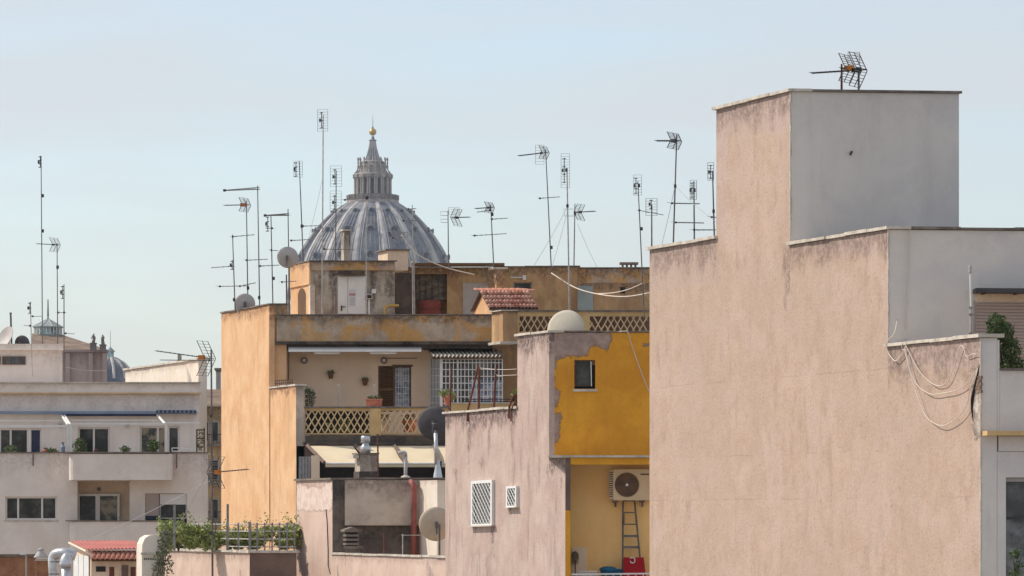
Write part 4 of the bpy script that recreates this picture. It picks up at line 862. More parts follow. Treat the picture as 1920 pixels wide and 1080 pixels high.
def corr(mb, p00, p10, p01, p11, n, amp, sub=6):   # corrugated sheet: n waves between p00-p10 (ridge end) and p01-p11 (eave)
    nn = n * sub; R0 = []; R1 = []; nrm = (p10 - p00).cross(p01 - p00).normalized(); nrm = nrm if nrm.z > 0 else -nrm
    for i in range(nn + 1):
        t = i / nn; o = nrm * amp * math.sin(2 * math.pi * i / sub)
        R0.append(mb.add(p00.lerp(p10, t) + o)); R1.append(mb.add(p01.lerp(p11, t) + o))
    R2 = [mb.add(mb.v[k] - nrm * .012) for k in R1]; R3 = [mb.add(mb.v[k] - nrm * .012) for k in R0]
    for i in range(nn):
        mb.face((R0[i], R1[i], R1[i + 1], R0[i + 1])); mb.face((R1[i], R2[i], R2[i + 1], R1[i + 1])); mb.face((R2[i], R3[i], R3[i + 1], R2[i + 1]))
cs = MB(); corr(cs, W(800, 656, 125.0), W(936, 656, 125.0), W(813, 668, 123.2), W(945, 668, 123.2), 18, .035); cs.build('canopy_sheet', M['grey_sheet'], ap)
piece('canopy_beam', M['brown_wood'], ap, lambda m: m.pbox(812, 669.5, 944, 672.5, 123.4, .08))
# ------------------------------------------------------------------ terrace balustrade with diamond lattice
Yb = 121.3
bal = piece('balustrade', M['ochre_flat'], ap, lambda m: (m.pbox(571, 765.5, 840, 770, Yb + .04, .14), m.pbox(571, 812, 840, 814, Yb + .02, .2)))
piece('top_rail', M['coping_dark'], bal, lambda m: m.pbox(570, 762, 842, 765.3, Yb - .02, .26))
piece('pier', M['ochre_flat'], bal, lambda m: m.pbox(694, 766, 714, 817, Yb - .02, .24))
def lattice(parent, x0, x1, y0, y1, Y, pitch, rise, w, d, mt):
    h = y1 - y0; dx = h * rise; n = int((x1 - x0 + dx) / pitch) + 2
    for sg, dy in ((1, 0.0), (-1, d * .35)):
        for k in range(n):
            a = x0 - dx + k * pitch if sg > 0 else x0 + k * pitch
            b = a + dx if sg > 0 else a - dx
            lo, hi = 0.0, 1.0; e = b - a
            ta, tb = (x0 - a) / e, (x1 - a) / e
            lo, hi = max(0, min(ta, tb)), min(1, max(ta, tb))
            if hi - lo < .08: continue
            p, q = W(a + e * lo, y1 - h * lo, Y + dy), W(a + e * hi, y1 - h * hi, Y + dy)
            jx = lambda: V((random.uniform(-.012, .012), random.uniform(-.01, .01), 0))
            if random.random() < .03: q = p.lerp(q, random.uniform(.4, .7))
            piece('lattice_strut', M[mt], parent, lambda m: m.bar(p + jx(), q + jx(), w * random.uniform(.85, 1.15), d * .64))
lattice(bal, 572, 693, 770, 812, Yb + .06, 12.2, .57, .034, .1, 'lattice')
lattice(bal, 714.5, 800, 770, 812, Yb + .06, 12.2, .57, .034, .1, 'lattice')
piece('terrace_floor', M['floor_tile'], ap, lambda m: m.prism(V((xa(560, Yb) + .3, Yb + .24, 0)), FX * 6, V((0, 3.4, 0)), za(817, Yb), za(815, Yb)))  # pale floor layer added out of sight to bounce light onto the terrace wall
piece('dark_lattice_sheet', M['dark'], bal, lambda m: m.pbox(573, 771, 692, 812, Yb + .45, .02))  # dark sheet added behind the lattice to stand in for its shaded backdrop
piece('slab', M['mould_shade'], ap, lambda m: (m.prism(V((xa(556, Yb) + .25, Yb - .06, 0)), FX * 6, V((0, 3.9, 0)), za(829, Yb), za(817, Yb) - .004, 0, .2), m.prism(V((xa(556, Yb) + .2, Yb - .16, 0)), FX * 6, V((0, .5, 0)), za(834, Yb), za(829, Yb) - .003)))
piece('low_plinth', M['ochre_flat'], ap, lambda m: m.pbox(842.5, 757, 1000, 817, Yb - .01, .22)); piece('plinth_cap', M['coping'], ap, lambda m: m.pbox(842.5, 754.5, 1000, 756.8, Yb - .04, .28))
pr = piece('plinth_railing', M['black'], ap, lambda m: [m.pbox(865, y, 962, y + 1.4, Yb + .1, .02) for y in (748, 752)])
for k in range(9): piece('baluster', M['black'], pr, lambda m: m.pbox(866 + k * 12, 748, 867.3 + k * 12, 754.5, Yb + .11, .018))
# lower storey: back wall painted dark for the shadow under the awnings
piece('dark_lower_wall', M['dark'], ap, lambda m: m.prism(V((xa(575, 121.6), 121.6, 0)), FX * 6.5, V((0, .2, 0)), za(960, 121), za(834, 121.4) - .01))
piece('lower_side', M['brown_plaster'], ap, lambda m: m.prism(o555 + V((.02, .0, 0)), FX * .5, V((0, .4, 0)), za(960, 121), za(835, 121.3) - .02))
awn = [(578, 662, 610, 690), (668, 738, 700, 757), (741, 812, 762, 823), (815, 880, 828, 880)]
labs = ['leftmost cream awning cloth beside the apricot side wall', 'cream awning cloth right behind the chimney with silver cowl', 'cream awning cloth behind the grey vent pipe', 'cream awning cloth behind the metal flue']
for (a, b, c, d), lab in zip(awn, labs):
    rt = thing('awning', lab, 'awning', W(c, 890, 118.4), 'cream awnings on the lower terrace')
    Ya, Yz = 121.0, 119.2
    p = [W(a, 836, Ya), W(b, 836, Ya), W(d, 868.5, Yz), W(c, 868.5, Yz)]
    def cl_(m):
        n, k = 8, 6
        for i in range(n):
            for j in range(k):
                Q = lambda i, j: p[0].lerp(p[1], i / n).lerp(p[3].lerp(p[2], i / n), j / k) - V((0, 0, .05 * math.sin(math.pi * j / k)))
                m.poly([Q(i, j), Q(i, j + 1), Q(i + 1, j + 1), Q(i + 1, j)])
    piece('cloth', M['awning_cream'], rt, cl_, True)
    def val(m):
        n = 16
        for i in range(n):
            u0, u1 = p[3].lerp(p[2], i / n), p[3].lerp(p[2], (i + 1) / n)
            dz = V((0, .01, -.11)); m.poly([u0, u0 + dz * .85, (u0 + u1) / 2 + dz * 1.1, u1 + dz * .85, u1])
    piece('valance', M['awning_cream'], rt, val)
    piece('arm', M['brown_plaster'], rt, lambda m: m.bar(p[0] + V((-.03, 0, .02)), p[3] + V((-.03, -.1, .02)), .09, .06))
    piece('front_bar', M['white_metal'], rt, lambda m: m.tube([p[3] + V((0, 0, -.01)), p[2] + V((0, 0, -.01))], .025, 8))
# things standing on the balustrade
Yq = Yb + .08
pt = thing('planter', 'terracotta trough planter with seedlings on the balustrade rail', 'planter', W(701, 762, Yq))
piece('trough', M['terracotta'], pt, lambda m: m.prism(V((xa(687, Yq), Yq - .08, 0)), FX * mm(29, Yq), V((0, .18, 0)), za(761.5, Yq), za(751, Yq))); piece('rim', M['terracotta'], pt, lambda m: m.prism(V((xa(685.5, Yq), Yq - .1, 0)), FX * mm(32, Yq), V((0, .22, 0)), za(751, Yq) + .002, za(748, Yq)))
mb = MB(); leaves(mb, [(W(701, 746, Yq), (.22, .08, .05), 1)], 110, .06); mb.build('foliage', M['leaf'], pt)
pt = thing('flower_pot', 'round terracotta pot with bright green plant on the terrace wall', 'flower pot', W(840, 760, Yq - .1))
piece('pot', M['terracotta'], pt, lambda m: m.lathe([(.001, 0), (.09, 0), (.13, .22), (.15, .23), (.15, .3), (.11, .3)], W(840, 760, Yq), 18))
mb = MB(); leaves(mb, [(W(838, 738, Yq), (.2, .16, .1), 1), (W(846, 744, Yq), (.12, .1, .1), .4)], 260, .09); mb.build('foliage', M['leaf_light'], pt)
sp_ = thing('olive_shrub', 'grey green bush at the left end of the terrace', 'shrub', W(580, 800, 122))
piece('stem', M['stem'], sp_, lambda m: [m.tube([W(578, 800, 122), W(576 + 4 * k, 750, 122), W(575 + 4 * k, 735, 122)], [.02, .012, .004], 5) for k in range(4)])
mb = MB(); leaves(mb, [(W(580, 748, 122), (.16, .2, .25), 1), (W(584, 738, 122), (.1, .15, .16), .5), (W(577, 732, 122), (.06, .1, .12), .3)], 420, .07); mb.build('foliage', M['leaf_olive'], sp_)
sp_ = thing('trailing_plant', 'light green plant trailing behind the diamond lattice', 'plant', W(632, 812, 121.7))
piece('stem', M['stem'], sp_, lambda m: [m.tube([W(620 + 10 * k, 812, 121.7), W(618 + 12 * k, 795, 121.65)], [.012, .005], 5) for k in range(4)])
mb = MB(); leaves(mb, [(W(630, 806, 121.6), (.5, .1, .1), 1), (W(645, 795, 121.65), (.12, .1, .15), .3), (W(618, 797, 121.65), (.1, .1, .12), .3)], 330, .07); mb.build('foliage', M['leaf_light'], sp_)
for lab, x, c in (('terracotta pot behind the lattice close to the charcoal dish', 771, 'terracotta'), ('rust red pot behind the lattice next to another', 763, 'rust'), ('brown pot behind the left lattice panel', 655, 'terracotta'), ('grey bucket behind the lattice right of the pier', 722, 'dish_grey')):
    pt = thing('plant_pot', lab, 'plant pot', W(x, 812, 122), 'pots behind the lattice'); piece('pot', M[c], pt, lambda m: m.lathe([(.001, 0), (.1, 0), (.14, .26), (.16, .27), (.16, .34), (.12, .34)], W(x, 810, 122), 16)); mb = MB(); leaves(mb, [(W(x, 782, 122), (.14, .1, .09), 1)], 70, .07); mb.build('foliage', M['leaf_dry'], pt)
tr = thing('wire_basket', 'low wire basket on the end block of the terrace', 'basket', W(529, 725, 123)); 
for k in range(9): piece('wire', M['brown_plaster'], tr, lambda m: m.tube([W(516 + 4 * k, 725, 122.8), W(516 + 4 * k, 712 - .2 * k, 122.8)], .009, 5))
for y in (713, 718): piece('hoop', M['brown_plaster'], tr, lambda m: m.tube([W(515, y + 1, 122.8), W(549, y - 1, 122.8)], .011, 5))
# ------------------------------------------------------------------ right roof parapet with lattice, pillar, little tiled roof
Y2 = 122.6
UQ = xa(943, Y2) + S * Y2; q2 = V((xa(943, Y2), Y2, 0)); qb = V((xa(922, UY(UQ, 922)), UY(UQ, 922), 0))
rp = piece('roof_pillar', M['ochre'], ap, lambda m: m.prism(q2, FX * mm(27, Y2), qb - q2, za(640, Y2), za(583, Y2), 0, .2, gl=.2))
piece('pillar_cap', M['coping'], ap, lambda m: m.prism(q2 - V((.06, .06, 0)), FX * (mm(27, Y2) + .1), (qb - q2) * 1.08, za(583, Y2) + .002, za(581, Y2)))
piece('pillar_foot', M['coping'], ap, lambda m: m.prism(q2 - V((.08, .08, 0)), FX * (mm(27, Y2) + .12), (qb - q2) * 1.1, za(645, Y2), za(640, Y2) - .002))
up_ = piece('upper_balustrade', M['ochre_flat'], ap, lambda m: (m.pbox(970.2, 584.5, 1222, 593, Y2 + .03, .16), m.pbox(970.2, 622, 1222, 640, Y2 + .01, .2), m.pbox(1086, 593, 1106, 622, Y2 + .02, .2), m.pbox(970.2, 593, 974, 622, Y2 + .02, .2)))
piece('upper_rail', M['coping_dark'], up_, lambda m: m.pbox(969, 581.3, 1224, 584.3, Y2 - .02, .28))
lattice(up_, 974, 1086, 593, 622, Y2 + .06, 12, .57, .032, .1, 'lattice'); lattice(up_, 1106, 1214, 593, 622, Y2 + .06, 12, .57, .032, .1, 'lattice')
piece('lattice_backing', M['brown_plaster'], up_, lambda m: m.pbox(972, 586, 1222, 640, Y2 + .5, .05))  # brown backing, the shadow behind the upper lattice put into its colour
# tiled stair hut
Ye, Yr = 124.2, 125.05
hut = piece('stair_hut', M['orange'], ap, lambda m: None) if False else None
E0, E1, R0_, R1_ = W(917, 579, Ye), W(1009, 579, Ye), W(899, 547, Yr), W(991, 547, Yr)
E1.x = E0.x + (R1_.x - R0_.x); bk = 2 * (Yr - Ye)
def hutwall(m):
    a, b = E0 + V((.08, .06, -.03)), E1 + V((-.08, .06, -.03)); c, d = a + V((-S, 1, 0)) * (bk - .12), b + V((-S, 1, 0)) * (bk - .12)
    ra, rb = (a + c) / 2, (b + d) / 2; ra.z = rb.z = R0_.z - .05; zz = zPar - .4
    G = lambda p: V((p.x, p.y, zz))
    m.poly([G(a), G(b), b, a]); m.poly([G(c), G(a), a, ra, c]); m.poly([G(b), G(d), d, rb, b]); m.poly([G(d), G(c), c, d])
hw = piece('hut_wall', M['orange'], ap, hutwall)
tl = LM('tile', M['tile_old'], lambda m: None)
def tilemesh(m):
    n = 6; L_, w0, w1 = .48, .052, .066
    A, B = [], []
    for i in range(n + 1):
        t = math.pi * i / n
        A.append(m.add((w0 * math.cos(t), L_, w0 * math.sin(t) * .9))); B.append(m.add((w1 * math.cos(t), 0, w1 * math.sin(t) * .9 + .028)))
    C = [m.add(m.v[k] - V((0, 0, .018))) for k in B]
    for i in range(n): m.face((A[i], A[i + 1], B[i + 1], B[i])); m.face((B[i], B[i + 1], C[i + 1], C[i]))
tl = LM('tile', M['tile_old'], tilemesh, True); tl2 = LM('tile', M['tile_pale'], tilemesh, True); tl3 = LM('tile', M['tile_dark'], tilemesh, True); tls = [tl, tl, tl2, tl2, tl3]
rfb = piece('hut_roof', M['brown_plaster'], ap, lambda m: (m.poly([E0, E1, R1_, R0_]), m.poly([R0_, R1_, E1 + V((-S, 1, 0)) * bk, E0 + V((-S, 1, 0)) * bk]), m.poly([E0 - V((0, 0, .05)), E1 - V((0, 0, .05)), E1, E0])))
slope = (R0_ - E0); sd = slope.normalized(); rows, cols = 4, 14
yax = sd; xax = V((1, 0, 0)); zax = xax.cross(yax).normalized(); xo = yax.cross(zax).normalized()
Rm = Matrix((xo, yax, zax)).transposed().to_euler()
for r in range(rows):
    for c in range(cols):
        p = E0 + (E1 - E0) * ((c + .5) / cols) + slope * (r / rows) * .97 - sd * .03 + zax * (.012 + .004 * r)
        o = inst(random.choice(tls), 'tile', rfb, p + zax * random.uniform(0, .006) + sd * random.uniform(-.012, .01), Rm, (1, (slope.length / rows) / .45, 1)); o.rotation_euler.z += random.uniform(-.05, .05)
for c in range(8):
    p = R0_.lerp(R1_, (c + .5) / 8) + V((0, 0, .02))
    inst(tl, 'tile', rfb, p - V((.26, 0, 0)), (0, 0, math.radians(-90)), (1.1, 1.1, 1.1))
# ------------------------------------------------------------------ roof houses
Yh = 128.0; UH = xa(583, Yh) + S * Yh; h0 = V((xa(583, Yh), Yh, 0)); hb = V((xa(545, UY(UH, 545)), UY(UH, 545), 0))
zH = za(491, Yh); zfl = zPar - .5
mb = MB(); DH = [(624, 500, 592, 9, .9), (700, 500, 592, 9, .95), (733, 495, 592, 14, 1.0), (600, 515, 592, 6, .6), (712, 520, 592, 5, .7), (590, 500, 592, 4, .6)]
mb.prism(h0, FX * mm(157, Yh), hb - h0, zfl, zH, (1, 0, 0, 0, 2), .06, gfun=lambda q: max(0.0, 1 - (zH - q.z) / .5, drips(q, DH) * 1.3))
mb.build('roof_house', [M['roofhouse'], M['orange'], M['membrane']], ap)
piece('roof_house_band', M['mottled'], ap, lambda m: (m.prism(h0 - V((.03, .05, 0)) + V((.0, 0, 0)), FX * mm(158, Yh), V((0, .048, 0)), za(507, Yh), zH - .01, 0, .1, gl=.25)))
piece('roof_house_side_band', M['orange'], ap, lambda m: m.prism(h0 + V((-.05, .0, 0)), FX * .048, hb - h0, za(533, Yh), zH - .01, 0, .2, gl=.3))
coping(ap, h0, FX * mm(157, Yh), hb - h0, zH, .04, .06, 'coping_dark')
piece('arched_niche', M['brown_wood'], ap, lambda m: m.poly([h0.lerp(hb, t) + V((-.012, -.004, z)) for t, z in ((.25, zfl), (.62, zfl), (.62, za(551, 129)), (.55, za(543, 129)), (.43, za(540, 129)), (.32, za(544, 129)), (.25, za(552, 129)))]))
piece('white_pilaster', M['white_lit'], ap, lambda m: m.prism(h0 + V((-.02, -.07, 0)), FX * .14, V((-.06, .3, 0)), zfl, za(534, Yh)))
Yd = Yh - .06
rd = piece('roof_door', M['frame_white'], ap, lambda m: (m.pbox(633, 518, 686, 600, Yd, .055)))
piece('leaf', M['white_metal'], rd, lambda m: m.pbox(634, 520, 651.5, 600, Yd - .03, .028)); piece('leaf', M['white_metal'], rd, lambda m: m.pbox(653, 520, 684.5, 600, Yd - .03, .028))
piece('handle', M['ant_dark'], rd, lambda m: (m.pbox(639, 573, 641.5, 583, Yd - .05, .02), m.pbox(640, 574.4, 648, 576, Yd - .08, .02)))
nt_ = piece('notice', M['paper'], rd, lambda m: m.pbox(654.5, 543, 667, 575, Yd - .036, .004))
piece('print', M['print_red'], rd, lambda m: [m.pbox(655 + k * 2.4, 550, 656.6 + k * 2.4, 554.5, Yd - .04, .002) for k in range(5)])
piece('print', M['frame_grey'], rd, lambda m: [m.pbox(656, 558 + 3 * k, 665.5, 559 + 3 * k, Yd - .04, .002) for k in range(5)])
piece('door_hood', M['mould_shade'], rd, lambda m: (m.pbox(634, 508, 682, 513, Yd - .3, .35), m.bar(W(622, 515.5, Yd - .3), W(652, 511, Yd - .3), .05, .03)))
eb = piece('meter_box', M['dish_grey'], ap, lambda m: m.pbox(687, 551, 698, 561, Yh - .2, .19)); piece('meter_face', M['dark'], eb, lambda m: m.pbox(688.5, 553, 696.5, 559, Yh - .205, .004)); piece('meter_post', M['white_metal'], eb, lambda m: m.pbox(690.5, 561.3, 693.5, 600, Yh - .12, .05))
piece('switch_box', M['white_metal'], ap, lambda m: m.pbox(697, 542, 705, 550, Yh - .12, .11))
piece('bent_pipe', M['gilt'], ap, lambda m: m.tube(smooth_path([W(x, y, Yh - .3) for x, y in ((721, 605), (721, 585), (723, 576), (730, 573), (748, 573))], 4), .04, 8), True)
piece('conduit', M['mast_pale'], ap, lambda m: m.tube([W(626.5, 600, Yh - .04), W(627, 545, Yh - .04), W(622, 530, Yh - .04)], .012, 5))
Yk = 129.0; kb = V((xa(727, Yk), Yk, 0)); UK = kb.x + S * Yk; k2 = V((xa(709, UY(UK, 709)), UY(UK, 709), 0))
ck_ = thing('roof_chimney', 'plastered box chimney with flat lid in front of the ribbed dome', 'chimney', (kb.x, kb.y, zH - .2))
piece('shaft', M['cream'], ck_, lambda m: m.prism(kb, FX * mm(38, Yk), k2 - kb, zH - .2, za(470, Yk), (0, 0, 0, 0, 0), .2)); piece('lid', M['coping_dark'], ck_, lambda m: m.prism(kb - V((.06, .06, 0)), FX * (mm(38, Yk) + .12), (k2 - kb) * 1.1, za(470, Yk) + .002, za(467, Yk)))
ck_ = thing('roof_chimney', 'tall narrow stained flue block left of the box chimney, before the dome', 'chimney', W(650, 495, 131))
piece('shaft', M['roofhouse'], ck_, lambda m: m.prism(V((xa(645, 131), 131, 0)), FX * mm(12, 131), V((-.1, .3, 0)), za(500, 131), za(433, 131))); piece('lid', M['coping'], ck_, lambda m: m.prism(V((xa(643, 131), 130.95, 0)), FX * mm(16, 131), V((-.12, .4, 0)), za(433, 131) + .002, za(430, 131)))
# second roof house to the right
Yg = 130.5
def rh2(m):
    m.facade(V((xa(740, Yg), Yg, 0)), FX, mm(345, Yg), zfl, za(501, Yg), [(mm(36, Yg), mm(98, Yg), zfl + .01, za(514, Yg)), (mm(222, Yg), mm(257, Yg), za(546, Yg), za(529, Yg))], .5, 0, .15, gl=.5)
    m.prism(V((xa(745, Yg + .55), Yg + .55, 0)), FX * mm(330, Yg), V((-.6, 1.8, 0)), zfl, za(503, Yg))
    m.grid(V((xa(740, Yg), Yg, za(501, Yg))), FX * mm(345, Yg), V((0, .6, 0)))
piece('roof_house', M['ochre'], ap, rh2)
piece('roof_house', M['mottled'], ap, lambda m: m.prism(V((xa(1085.3, Yg), Yg - .06, 0)), FX * mm(140, Yg), V((-.5, 2, 0)), zfl, za(504, Yg), 0, .15, gl=.6))
piece('roof_house_wall', M['ochre'], ap, lambda m: m.prism(V((xa(1090, Yg), Yg - .1, 0)), FX * mm(130, Yg), V((0, .038, 0)), zfl, za(531, Yg), 0, .2, gl=.5))
coping(ap, V((xa(926, Yg), Yg, 0)), FX * mm(160, Yg), V((0, .4, 0)), za(501, Yg), .035, .04, 'coping_dark'); coping(ap, V((xa(1087, Yg), Yg - .06, 0)), FX * mm(137, Yg), V((0, .4, 0)), za(504, Yg), .035, .03, 'coping_dark')
piece('roof_recess_wall', M['dark_plaster'], ap, lambda m: m.prism(V((xa(741, Yg), Yg - .03, 0)), FX * mm(34, Yg), V((0, .026, 0)), zfl, za(512, Yg), 0, .15))
piece('roof_beam', M['brown_wood'], ap, lambda m: m.pbox(776, 493, 946, 498, Yg - .5, .6))
piece('beam_post', M['mast_pale'], ap, lambda m: (m.tube([W(776, 600, Yg - .6), W(775, 496, Yg - .6)], .045, 8), m.lathe([(.001, -.07), (.06, -.04), (.075, 0), (.06, .05), (.001, .07)], W(775, 493, Yg - .6), 10)))
wdn = piece('roof_window', M['frame_grey'], ap, lambda m: rect_frame(m, 962, 529, 997, 546, Yg + .1, 2.2, .05)); piece('pane', M['glass'], wdn, lambda m: m.pbox(964, 531, 995, 544, Yg + .12, .01))
piece('roof_door', M['dish_grey'], ap, lambda m: m.pbox(868, 531, 915, 600, Yg - .03, .028)); piece('roof_door', M['verdigris'], ap, lambda m: m.pbox(1083, 536, 1112, 600, Yg - .16, .05))
piece('roof_lamp', M['white_metal'], ap, lambda m: (m.pbox(980, 516, 986, 525, Yg - .1, .09), m.pbox(957, 519, 980, 521, Yg - .05, .04)))
piece('small_window', M['dark'], ap, lambda m: m.pbox(1163, 538, 1172, 550, Yg - .112, .012))
tp = MB()
nx, ny = 14, 10
for i in range(nx):
    for j in range(ny):
        Q = lambda i, j: W(781 + 55 * i / nx, 516 + 46 * j / ny, Yg + .12 + .05 * math.sin(j * 1.7 + i * .5) + .03 * math.sin(i * 2.1))
        tp.poly([Q(i, j), Q(i, j + 1), Q(i + 1, j + 1), Q(i + 1, j)])
tag(tp.build('tarpaulin', M['tarp'], smooth=True), 'crumpled grey tarpaulin sheet hung in the recess of the roof house', 'tarpaulin')
tk = thing('water_tank', 'dull red tank standing under the grey tarpaulin', 'tank', W(806, 600, Yg - .1))
piece('body', M['brick_red'], tk, lambda m: m.lathe([(.001, 0), (.34, 0), (.36, .05), (.36, .5), (.32, .6), (.001, .62)], W(806, 600, Yg + .1), 22)); piece('band', M['rust'], tk, lambda m: m.lathe([(.362, .3), (.37, .3), (.37, .34), (.362, .34)], W(806, 600, Yg + .1), 22))
U3 = xa(931, 129.6) + S * 129.6; c3 = V((xa(931, 129.6), 129.6, 0)); c3b = V((xa(923, UY(U3, 923)), UY(U3, 923), 0))
ck_ = thing('roof_chimney', 'short lit ochre chimney stack wrapped in cables behind the tiled hut', 'chimney', (c3.x, c3.y, zfl))
piece('shaft', M['orange'], ck_, lambda m: m.prism(c3, FX * mm(15, 129.6), c3b - c3, zfl, za(505, 129.6))); piece('cap', M['coping'], ck_, lambda m: m.prism(c3 - V((.1, .08, 0)), FX * (mm(15, 129.6) + .2), (c3b - c3) * 1.2, za(505, 129.6) + .002, za(501, 129.6)))
def tangle(m):
    for k in range(9):
        pts = [W(902 + random.uniform(-8, 14) + 5 * t, 512 + 14 * math.sin(t * 1.3 + k) + random.uniform(-4, 4) + k * 1.2, 129.35 + random.uniform(-.1, .1)) for t in range(8)]
        m.tube(smooth_path(pts, 4), .007, 4)
tag(piece('cable_tangle', M['cable_drab'], None, tangle), 'tangle of pale aerial cables beside the ochre chimney stack', 'cables')
ck_ = thing('roof_chimney', 'low grey slatted chimney cap on the right end of the ochre roof house', 'chimney', W(1180, 505, 132))
piece('base', M['dark_plaster'], ck_, lambda m: [m.pbox(1166 + 8 * k, 495, 1169.5 + 8 * k, 505, 132, .4) for k in range(4)]); piece('cap', M['coping_dark'], ck_, lambda m: (m.pbox(1162, 491.5, 1197, 495, 131.95, .5), m.pbox(1165, 505, 1195, 508, 132, .4)))
# ================================================================== off-white apartment block on the left
Yw, Yp2 = 145.0, 147.0
wb = thing('white_apartment_block', 'off white modern apartment block with awning frames on the left', 'building', (xa(100, Yw), Yw, 0))
X0 = xa(-140, Yw)
def lowfac(m):
    ln = xa(390, Yw) - X0; T = lambda x: xa(x, Yw) - X0; Z = lambda y: za(y, Yw)
    m.facade(V((X0, Yw, 0)), FX, ln, 0, Z(850), [(T(10), T(107), Z(975), Z(931)), (T(145), T(243), Z(1060), Z(902)), (T(272), T(350.5), Z(1035), Z(925))], .9, 0, .35, gl=1.2)
    m.grid(V((xa(390, Yw), Yw, 0)), V((-S, 1, 0)) * 8, V((0, 0, Z(850))), None)
    m.grid(V((X0, Yw, Z(850))), FX * ln, V((0, 3, 0)))
piece('front_wall', M['white_wall'], wb, lowfac)
def pent(m):
    Xp = xa(-140, Yp2); ln = xa(374, Yp2) - Xp; T = lambda x: xa(x, Yp2) - Xp; Z = lambda y: za(y, Yp2)
    m.facade(V((Xp, Yp2, 0)), FX, ln, Z(880), Z(737), [(T(-60), T(78), Z(870), Z(803)), (T(146), T(206), Z(870), Z(801)), (T(262), T(337), Z(870), Z(799))], .3, 0, .35, gl=1)
    m.grid(V((xa(374, Yp2), Yp2, Z(880))), V((-S, 1, 0)) * 6, V((0, 0, Z(737) - Z(880))))
piece('penthouse_wall', M['white_wall'], wb, pent)
piece('attic_band', M['white_wall'], wb, lambda m: m.prism(V((xa(-140, Yp2), Yp2 - .12, 0)), FX * (xa(376, Yp2) - xa(-140, Yp2)), V((-S, 1, 0)) * 6, za(737, Yp2) + .003, za(719, Yp2), 0, .35, gl=.3))
piece('attic_coping', M['coping'], wb, lambda m: m.prism(V((xa(-140, Yp2), Yp2 - .2, 0)), FX * (xa(378, Yp2) - xa(-140, Yp2)), V((-S, 1, 0)) * 1, za(719, Yp2) + .002, za(716.5, Yp2)))
piece('attic_fillet', M['ochre_flat'], wb, lambda m: m.prism(V((xa(-140, Yp2), Yp2 - .16, 0)), FX * (xa(377, Yp2) - xa(-140, Yp2)), V((0, .15, 0)), za(739, Yp2), za(736.5, Yp2)))
for a in ((-60, 803, 54, 856, (3 - 3, 20), 'glass'), (55, 803, 78.5, 856, (), 'navy'), (146, 801, 206, 858, (176,), 'glass'), (262, 799, 312, 858, (296,), 'glass_warm'), (314, 799, 337, 858, (), 'glass')):
    window(wb, a[0], a[1], a[2], a[3], Yp2 + .12, a[4], 3.6, 'frame_white', a[5])
window(wb, 10, 931, 107, 975, Yw + .1, (34, 79), 3.4, 'frame_white', 'glass', 3.5)
window(wb, 145.5, 926, 183, 985, Yw + .6, (), 4, 'frame_white', 'glass'); window(wb, 183.2, 926, 224, 985, Yw + .6, (), 4, 'frame_white', 'glass_warm')
piece('loggia_back', M['cream'], wb, lambda m: m.prism(V((xa(140, Yw), Yw + .88, 0)), FX * 2.2, V((0, .1, 0)), za(1060, Yw), za(898, Yw)))
piece('loggia_lamp', M['brown_plaster'], wb, lambda m: m.pbox(182, 914, 188, 920, Yw + .8, .06))
window(wb, 299, 925, 350.5, 973, Yw + .1, (328,), 2.6, 'frame_grey', 'glass')
rb = piece('roller_blind', M['shutter'], wb, lambda m: m.pbox(272, 925, 298, 967, Yw + .06, .05)); piece('roller_blind', M['frame_white'], wb, lambda m: m.pbox(300, 926, 350, 946, Yw + .07, .02)); piece('blind_box', M['navy'], wb, lambda m: m.pbox(273, 967, 296, 973.5, Yw + .05, .05))
piece('window_back', M['dark'], wb, lambda m: m.prism(V((xa(268, Yw), Yw + .7, 0)), FX * 1.7, V((0, .1, 0)), za(1040, Yw), za(920, Yw)))
piece('window_back', M['dark'], wb, lambda m: m.prism(V((xa(4, Yw), Yw + .7, 0)), FX * 2.1, V((0, .1, 0)), za(980, Yw), za(925, Yw)))
# balconies with rounded corners
def balcony(m, x0, x1, y0, y1, d):
    a, b = xa(x0, Yw - d), xa(x1, Yw - d); r = .25; pr = [(a, Yw - .003)]
    for k in range(5): t = math.pi / 2 * k / 4; pr.append((a + r - r * math.cos(t), Yw - d + r - r * math.sin(t)))
    for k in range(5): t = math.pi / 2 * k / 4; pr.append((b - r + r * math.sin(t), Yw - d + r - r * math.cos(t)))
    pr.append((b, Yw - .003)); zt, zb = za(y0, Yw - d), za(y1, Yw - d)
    T_ = [m.add((x, y, zt)) for x, y in pr]; B_ = [m.add((x, y, zb)) for x, y in pr]
    for i in range(len(pr) - 1): m.face((B_[i], B_[i + 1], T_[i + 1], T_[i]))
    m.face(T_); m.face(B_[::-1])
piece('balcony', M['white_wall'], wb, lambda m: balcony(m, 128, 320, 851, 900, .9)); piece('balcony', M['white_wall'], wb, lambda m: balcony(m, 129, 322, 978, 1040, .9))
piece('parapet_coping', M['coping_dark'], wb, lambda m: (m.prism(V((X0, Yw - .05, 0)), FX * (xa(127, Yw) - X0), V((0, .3, 0)), za(850, Yw) + .002, za(847.5, Yw)), m.prism(V((xa(127.3, Yw), Yw - .95, 0)), FX * mm(194, Yw), V((0, 1.2, 0)), za(850.5, Yw), za(848, Yw)), m.prism(V((xa(321.5, Yw), Yw - .05, 0)), FX * mm(69, Yw), V((0, .3, 0)), za(850, Yw) + .002, za(847.5, Yw))))
piece('balcony_coping', M['coping_dark'], wb, lambda m: m.prism(V((xa(128, Yw), Yw - .95, 0)), FX * mm(195, Yw), V((0, .94, 0)), za(977.5, Yw - .9), za(975.5, Yw - .9)))
for x, y0, y1 in ((62, 851, 873), (331, 851, 878)): piece('spout', M['dark_plaster'], wb, lambda m: m.tube([W(x, y0, Yw - .03), W(x, y1, Yw - .03)], .02, 5))
